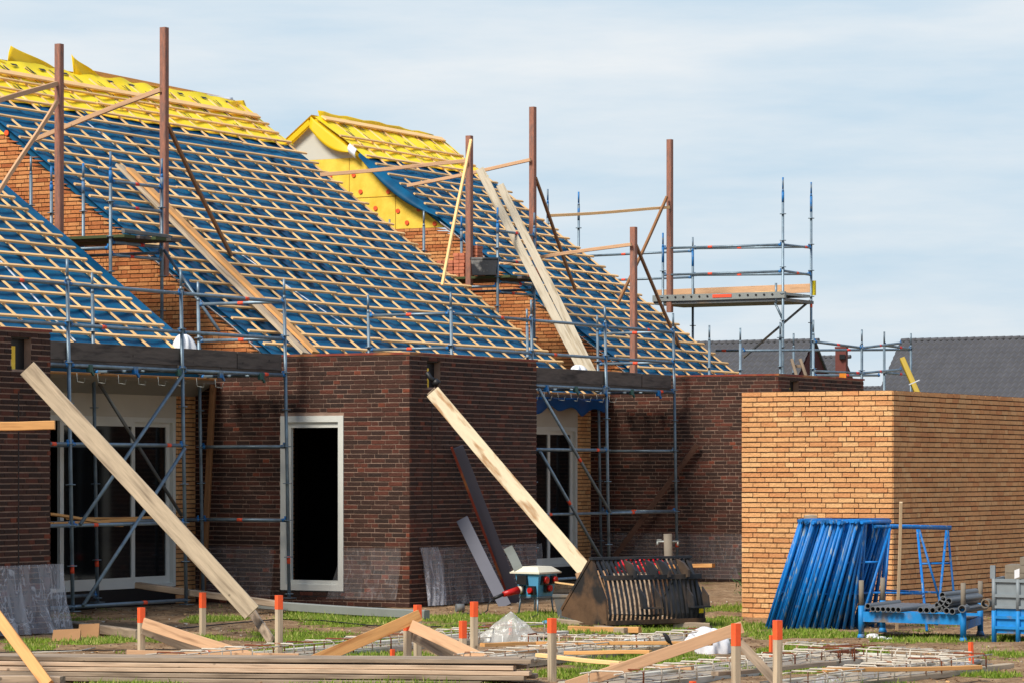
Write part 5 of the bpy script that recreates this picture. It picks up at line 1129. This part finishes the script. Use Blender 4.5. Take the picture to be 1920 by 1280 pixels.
for k, (a, z) in enumerate(((1.02, .35), (1.10, .335), (1.17, .33), (1.03, .42), (1.10, .405), (1.06, .46), (.99, .39), (1.13, .44), (1.05, .50))): pipe(a-.02, z, L=1.25, r=.034, label='grey steel pipe in the crossed heap at the right of the rack', dd=(dU+fw*(.12+.02*(k % 3))).normalized())
pipe(1.27, .36, .0, .3, .042, 'short fat pipe stub at the right end of the rack'); pipe(1.42, .385, .9, .25, .05, 'thick ringed pipe stub hung with a dark cord', m=M_conc)
# blue bin with concrete blocks
bc = onz(1861, 1203); bn_ = thing('metal_bin', bc, 'ribbed metal bin, grey above and blue below, cut by the right edge', 'bin')
bw, bd_, bh = .85, .9, .68
def bz(a, d, z): return bc+fw*a+dU*d+UP*z
b = MB()
b.hexa([bz(0, 0, .1), bz(bw, 0, .1), bz(bw, bd_, .1), bz(0, bd_, .1), bz(0, 0, .12), bz(bw, 0, .12), bz(bw, bd_, .12), bz(0, bd_, .12)], 1)
for a0, a1, d0, d1 in ((0, bw, 0, .02), (0, .02, 0.02, bd_), (0, bw, bd_-.02, bd_)):
    for z0_, z1_, mi in ((.12, .36, 1), (.36, bh, 0)): b.hexa([bz(a0, d0, z0_), bz(a1, d0, z0_), bz(a1, d1, z0_), bz(a0, d1, z0_), bz(a0, d0, z1_), bz(a1, d0, z1_), bz(a1, d1, z1_), bz(a0, d1, z1_)], mi)
b.build('body', [M_bin, M_bluedk], bn_)
for z in (.16, .27, .38, .5, .66):
    b = MB(); b.beam(bz(.02, -.012, z), bz(bw, -.012, z), .03, .03, UP); b.build('rib', M_bin if z > .36 else M_bluedk, bn_)
for a in (.02, .31, .62): b = MB(); b.tube(bz(a, -.01, 0), bz(a, -.01, .34), .028, 8, 1); b.tube(bz(a, -.01, .34), bz(a, -.01, bh), .025, 8, 0); b.build('corner_post', [M_bin, M_bluedk], bn_)
b = MB(); b.obox(bz(0, .03, bh+.07), fw*.03, dU*.03, UP*.07); b.build('bracket', M_bin, bn_)
b = MB(); b.obox(bz(.30, -.04, bh+.06), fw*.03+UP*.01, dU*.004, UP*.045); b.build('tag', M_bag, bn_)
for i, (a, z) in enumerate(((.16, .70), (.42, .70), (.16, .785), (.42, .785), (.34, .87))):
    b = MB(); b.obox(bz(a+.1, .35, z), fw*.12, dU*.28, UP*.04); tag(b.build('concrete_block', M_conc), ['lowest left', 'lowest right', 'middle left', 'middle right', 'topmost'][i]+' brown-grey block piled on the metal bin', 'block', 'blocks piled on the bin')
# rusty bundle, cardboard, elbow pipe, bird
rb_ = thing('rusty_bundle', onz(1577, 1221), 'bundle of rusty bent steel lying on the grass', 'scrap'); b = MB(); rr = random.Random(8)
for k in range(9):
    p = onz(1546+rr.uniform(0, 6), 1219+rr.uniform(-2, 2), .03+.012*k); q = onz(1610+rr.uniform(-8, 2), 1220+rr.uniform(-2, 2), .02+.007*k); b.path([p, p.lerp(q, .3)+UP*rr.uniform(-.02, .02), p.lerp(q, .7)+UP*rr.uniform(-.02, .02), q], .009, 6)
b.build('bars', M_rust, rb_)
for i, (px, py, w, h, an_) in enumerate(((123, 1201, .30, .12, .1), (165, 1194, .25, .14, -.3))):
    p = onz(px, py); a = (RIGHT*math.cos(an_)+FWD*math.sin(an_))*w/2; d = FWD*.12; b = MB(); b.hexa([p-a, p+a, p+a+d, p-a+d, p-a*.9+UP*h+FWD*.04, p+a*1.03+UP*h*1.1+FWD*.05, p+a+d+UP*h*.9, p-a+d+UP*h*.9]); tag(b.build('cardboard_box', M_card), ['left squashed cardboard box beside the draped plastic', 'right squashed cardboard box beside the grey timber'][i], 'box', 'cardboard boxes')
def lathe_elbow(p): 
    b = MB(); b.path([p, p+RIGHT*.05-UP*.08, p+RIGHT*.12-UP*.13], .035, 10); b.tube(p+RIGHT*.10-UP*.115, p+RIGHT*.16-UP*.165, .05, 12); return b
tag(lathe_elbow(onw(800, 697, 22.5)).build('downpipe_elbow', M_black), 'black drainpipe elbow sticking out at the top of the centre extension', 'pipe')
b = MB(); p = onz(855, 1139, .05); b.tube(p, p+RIGHT*.1+FWD*.03, .055, 12); tag(b.build('pipe_stub', M_graytub), 'dark pipe stub lying at the foot of the centre extension', 'pipe')
# bird perched on the lath
bd = onz(1250, 1206, .15); bt = thing('bird', bd, 'small blackbird perched on a lath behind the long sloping board', 'bird')
b = MB(); pts = [(-.055, .155, .004), (-.045, .148, .022), (-.025, .13, .027), (-.005, .10, .040), (.02, .065, .043), (.045, .03, .03), (.07, .0, .014), (.10, -.035, .008), (.115, -.05, .004)]
K = 12
for x, z, r in pts:
    x, z, r = x*.66, z*.66, r*.66
    for j in range(K): a = 2*math.pi*j/K; b.v.append(tuple(bd+RIGHT*(x+math.sin(a)*r*.55)+FWD*(math.cos(a)*r*.85)+UP*(z+math.sin(a)*r*.8)))
for i in range(len(pts)-1):
    for j in range(K): l = (j+1) % K; b.f.append((i*K+j, i*K+l, (i+1)*K+l, (i+1)*K+j)); b.m.append(0); b.sm.append(True)
b.build('body', M_bird, bt)
b = MB(); b.tube(bd+RIGHT*-.034+UP*.101, bd+RIGHT*-.05+UP*.098, .003, 6, r1=.001); b.build('beak', M_black, bt)
for s in (-1, 1): b = MB(); b.tube(bd+FWD*.012*s+RIGHT*.015+UP*.025, bd+FWD*.012*s+RIGHT*.012, .003, 5); b.build('leg', M_black, bt)
# roof-top odds on the right extension
lv = ond(1580, 709, 56.5); b = MB(); b.obox(lv+UP*.02, RIGHT*.055, FWD*.05, UP*.07); b.obox(lv+UP*.06-RIGHT*.02, RIGHT*.03, FWD*.052, UP*.03); tag(b.build('laser_level', mat('level orange', lin((232, 140, 40)), .5)), 'small orange laser level on the edge of the right extension roof', 'level')
st = thing('step_trestle', ond(1495, 704, 56.2), 'small grey wooden trestle standing on the right extension roof', 'trestle')
for p, q in (((1484, 672), (1494, 706)), ((1500, 672), (1512, 706))): beam('leg', ond(*p, 56.2), ond(*q, 56.2), .05, .09, M_graywood, st, up=FWD)
beam('crossbar', ond(1488, 686, 56.25), ond(1508, 686, 56.25), .03, .05, M_graywood, st)
pk = ond(1692, 675, 45.0); 
yp = thing('timber_pack', ond(1720, 735, 44.4), 'yellowish strapped timber pack leaning behind the shed top', 'timber'); beam('pack', ond(1692, 673, 44.2), ond(1726, 750, 43.9), .07, .12, M_yelpack, yp, up=FWD)
b = MB(); q = ond(1714, 716, 44.0); b.obox(q, RIGHT*.068+UP*.03, FWD*.045, UP*.007); b.build('strap', M_whitefoil, yp)

# ------------------------------------------------------------------ distant houses with tiled roofs
def tilemat(name, c):
    m = bpy.data.materials.new(name); m.use_nodes = True; t = m.node_tree; b = t.nodes['Principled BSDF']; b.inputs['Roughness'].default_value = .75; b.inputs['Base Color'].default_value = (*c, 1); b.inputs['Specular IOR Level'].default_value = .3
    tcn = N(t, 'ShaderNodeTexCoord'); nz = N(t, 'ShaderNodeTexNoise'); nz.inputs['Scale'].default_value = 1.5; nz.inputs['Detail'].default_value = 5; t.links.new(tcn.outputs['Object'], nz.inputs['Vector'])
    mr = N(t, 'ShaderNodeMapRange'); mr.inputs['To Min'].default_value = .75; mr.inputs['To Max'].default_value = 1.25; t.links.new(nz.outputs['Fac'], mr.inputs['Value'])
    cc = N(t, 'ShaderNodeRGB'); cc.outputs[0].default_value = (*c, 1); mu = N(t, 'ShaderNodeVectorMath', operation='SCALE'); t.links.new(cc.outputs[0], mu.inputs[0]); t.links.new(mr.outputs[0], mu.inputs['Scale']); t.links.new(mu.outputs[0], b.inputs['Base Color']); return m
M_tile = tilemat('dark roof tiles', lin((84, 84, 88)))
def tiledroof(t, ridge0, ridge1, run, pitch, name='roof', m=M_tile):
    """slope falls towards -x from the ridge; corrugated, stepped tiles"""
    r0, r1 = Vector(ridge0), Vector(ridge1); tn = math.tan(math.radians(pitch)); L = abs(r1.y-r0.y); g = .34*math.cos(math.radians(pitch)); rows = int(run/g); cols = int(L/.30)
    b = MB(); nseg = 4; sy = -1 if r1.y < r0.y else 1
    for k in range(rows):
        x0, x1 = r0.x-k*g, r0.x-(k+1)*g; z0, z1 = r0.z-k*g*tn, r0.z-(k+1)*g*tn; i = len(b.v); n = cols*nseg
        for x, z, o in ((x0, z0, .0), (x1, z1, .07), (x1, z1, -.02)):
            for j in range(n+1): y = r0.y+sy*L*j/n; w_ = .055*math.cos(2*math.pi*(j/nseg)); b.v.append((x, y, z+o+w_))
        for q in range(2):
            for j in range(n): s0 = i+q*(n+1)+j; b.f.append((s0, s0+1, s0+n+2, s0+n+1)); b.m.append(0); b.sm.append(False)
    ro = b.build(name, m, t)
    b = MB(); k = 0
    while k < L: b.tube((r0.x, r0.y+sy*k, r0.z-.02), (r0.x, r0.y+sy*(k+.38), r0.z+.0), .10, 8); k += .36
    b.build('ridge_tile', m, ro); return ro
D1 = 150
r0 = ond(1690, 638, D1); r1 = Vector((r0.x, r0.y-14, r0.z))
h = thing('distant_house', (r0.x, r0.y-6, 0), 'distant house at right with a long dark tiled roof', 'house', 'distant houses'); tiledroof(h, r0, r1, 3.1, 43)
b = MB(); b.box(r0.x-2.9, r0.x+6, r1.y, r0.y-.2, 0, r0.z-3.0); b.build('wall', M_redbrick, h)
b = MB(); b.box(r0.x-3.3, r0.x-3.1, r1.y, r0.y, r0.z-3.05, r0.z-2.85); b.build('gutter', M_white, h)
b = MB(); b.prism([(r0.x-3.0, r0.y-.25, r0.z-3), (r0.x+3.0, r0.y-.25, r0.z-3), (r0.x, r0.y-.25, r0.z-.2)], (0, .2, 0)); b.build('gable', M_redbrick, h)
b = MB(); b.prism([(r0.x, r0.y, r0.z-.05), (r0.x+3.2, r0.y, r0.z-3.1), (r0.x+3.2, r1.y, r0.z-3.1), (r0.x, r1.y, r0.z-.05)], (0, 0, -.1)); b.build('rear_roof', M_tile, h)
r1 = ond(1526, 638, D1); r0 = Vector((r1.x, r1.y+12, r1.z))
h = thing('distant_house', (r1.x, r1.y+5, 0), 'distant house behind the scaffold tower with a dark red gable', 'house', 'distant houses'); tiledroof(h, r0, r1, 3.2, 45)
b = MB(); b.prism([(r1.x-3.1, r1.y, r1.z-3.2), (r1.x+3.1, r1.y, r1.z-3.2), (r1.x, r1.y, r1.z-.1)], (0, .3, 0)); b.box(r1.x-3, r1.x+3, r1.y+.05, r0.y, 0, r1.z-3.1); b.build('wall', M_redbrick, h)
b = MB(); b.prism([(r1.x, r1.y-.1, r1.z), (r1.x+3.3, r1.y-.1, r1.z-3.3), (r1.x+3.3, r0.y, r1.z-3.3), (r1.x, r0.y, r1.z)], (0, 0, -.12)); b.build('rear_roof', M_tile, h)
D2 = 170; rc = ond(1600, 668, D2); r0 = ond(1535, 669, D2)
h = thing('distant_house', (rc.x, rc.y, 0), 'distant house with a brick chimney between the two dark roofs', 'house', 'distant houses'); r1b = Vector((r0.x, ond(1597, 669, D2).y, r0.z)); tiledroof(h, r0, r1b, 3., 45)
b = MB(); b.prism([(r0.x-3, r1b.y, r0.z-3), (r0.x+3, r1b.y, r0.z-3), (r0.x, r1b.y, r0.z-.1)], (0, .3, 0)); b.box(r0.x-2.9, r0.x+2.9, r1b.y+.1, r0.y, 0, r0.z-2.9); b.build('wall', M_redbrick, h)
c = ond(1578, 700, D2-3); zc_ = ond(0, 656, D2-3).z; b = MB(); b.obox((c.x, c.y, (c.z+zc_)/2-.5), RIGHT*.26-FWD*.1, FWD*.26+RIGHT*.08, UP*((zc_-c.z)/2+.6)); b.obox((c.x, c.y, zc_+.12), RIGHT*.28-FWD*.1, FWD*.28+RIGHT*.09, UP*.05); ch = b.build('chimney', M_chim, h)
b = MB(); b.obox((c.x, c.y, zc_-.35), RIGHT*.14, FWD*.45, UP*.12); b.build('vent', M_black, ch)
c = ond(1680, 722, 190)
h = thing('distant_house', (c.x, c.y, 0), 'farthest low roof peeping between the scaffold posts', 'house', 'distant houses'); tiledroof(h, (c.x, c.y+9, c.z-.1), (c.x, c.y-4, c.z-.1), 2.5, 40)
b = MB(); b.box(c.x-2.2, c.x+4, c.y-4, c.y+9, 0, c.z-2.2); b.build('wall', M_redbrick, h)
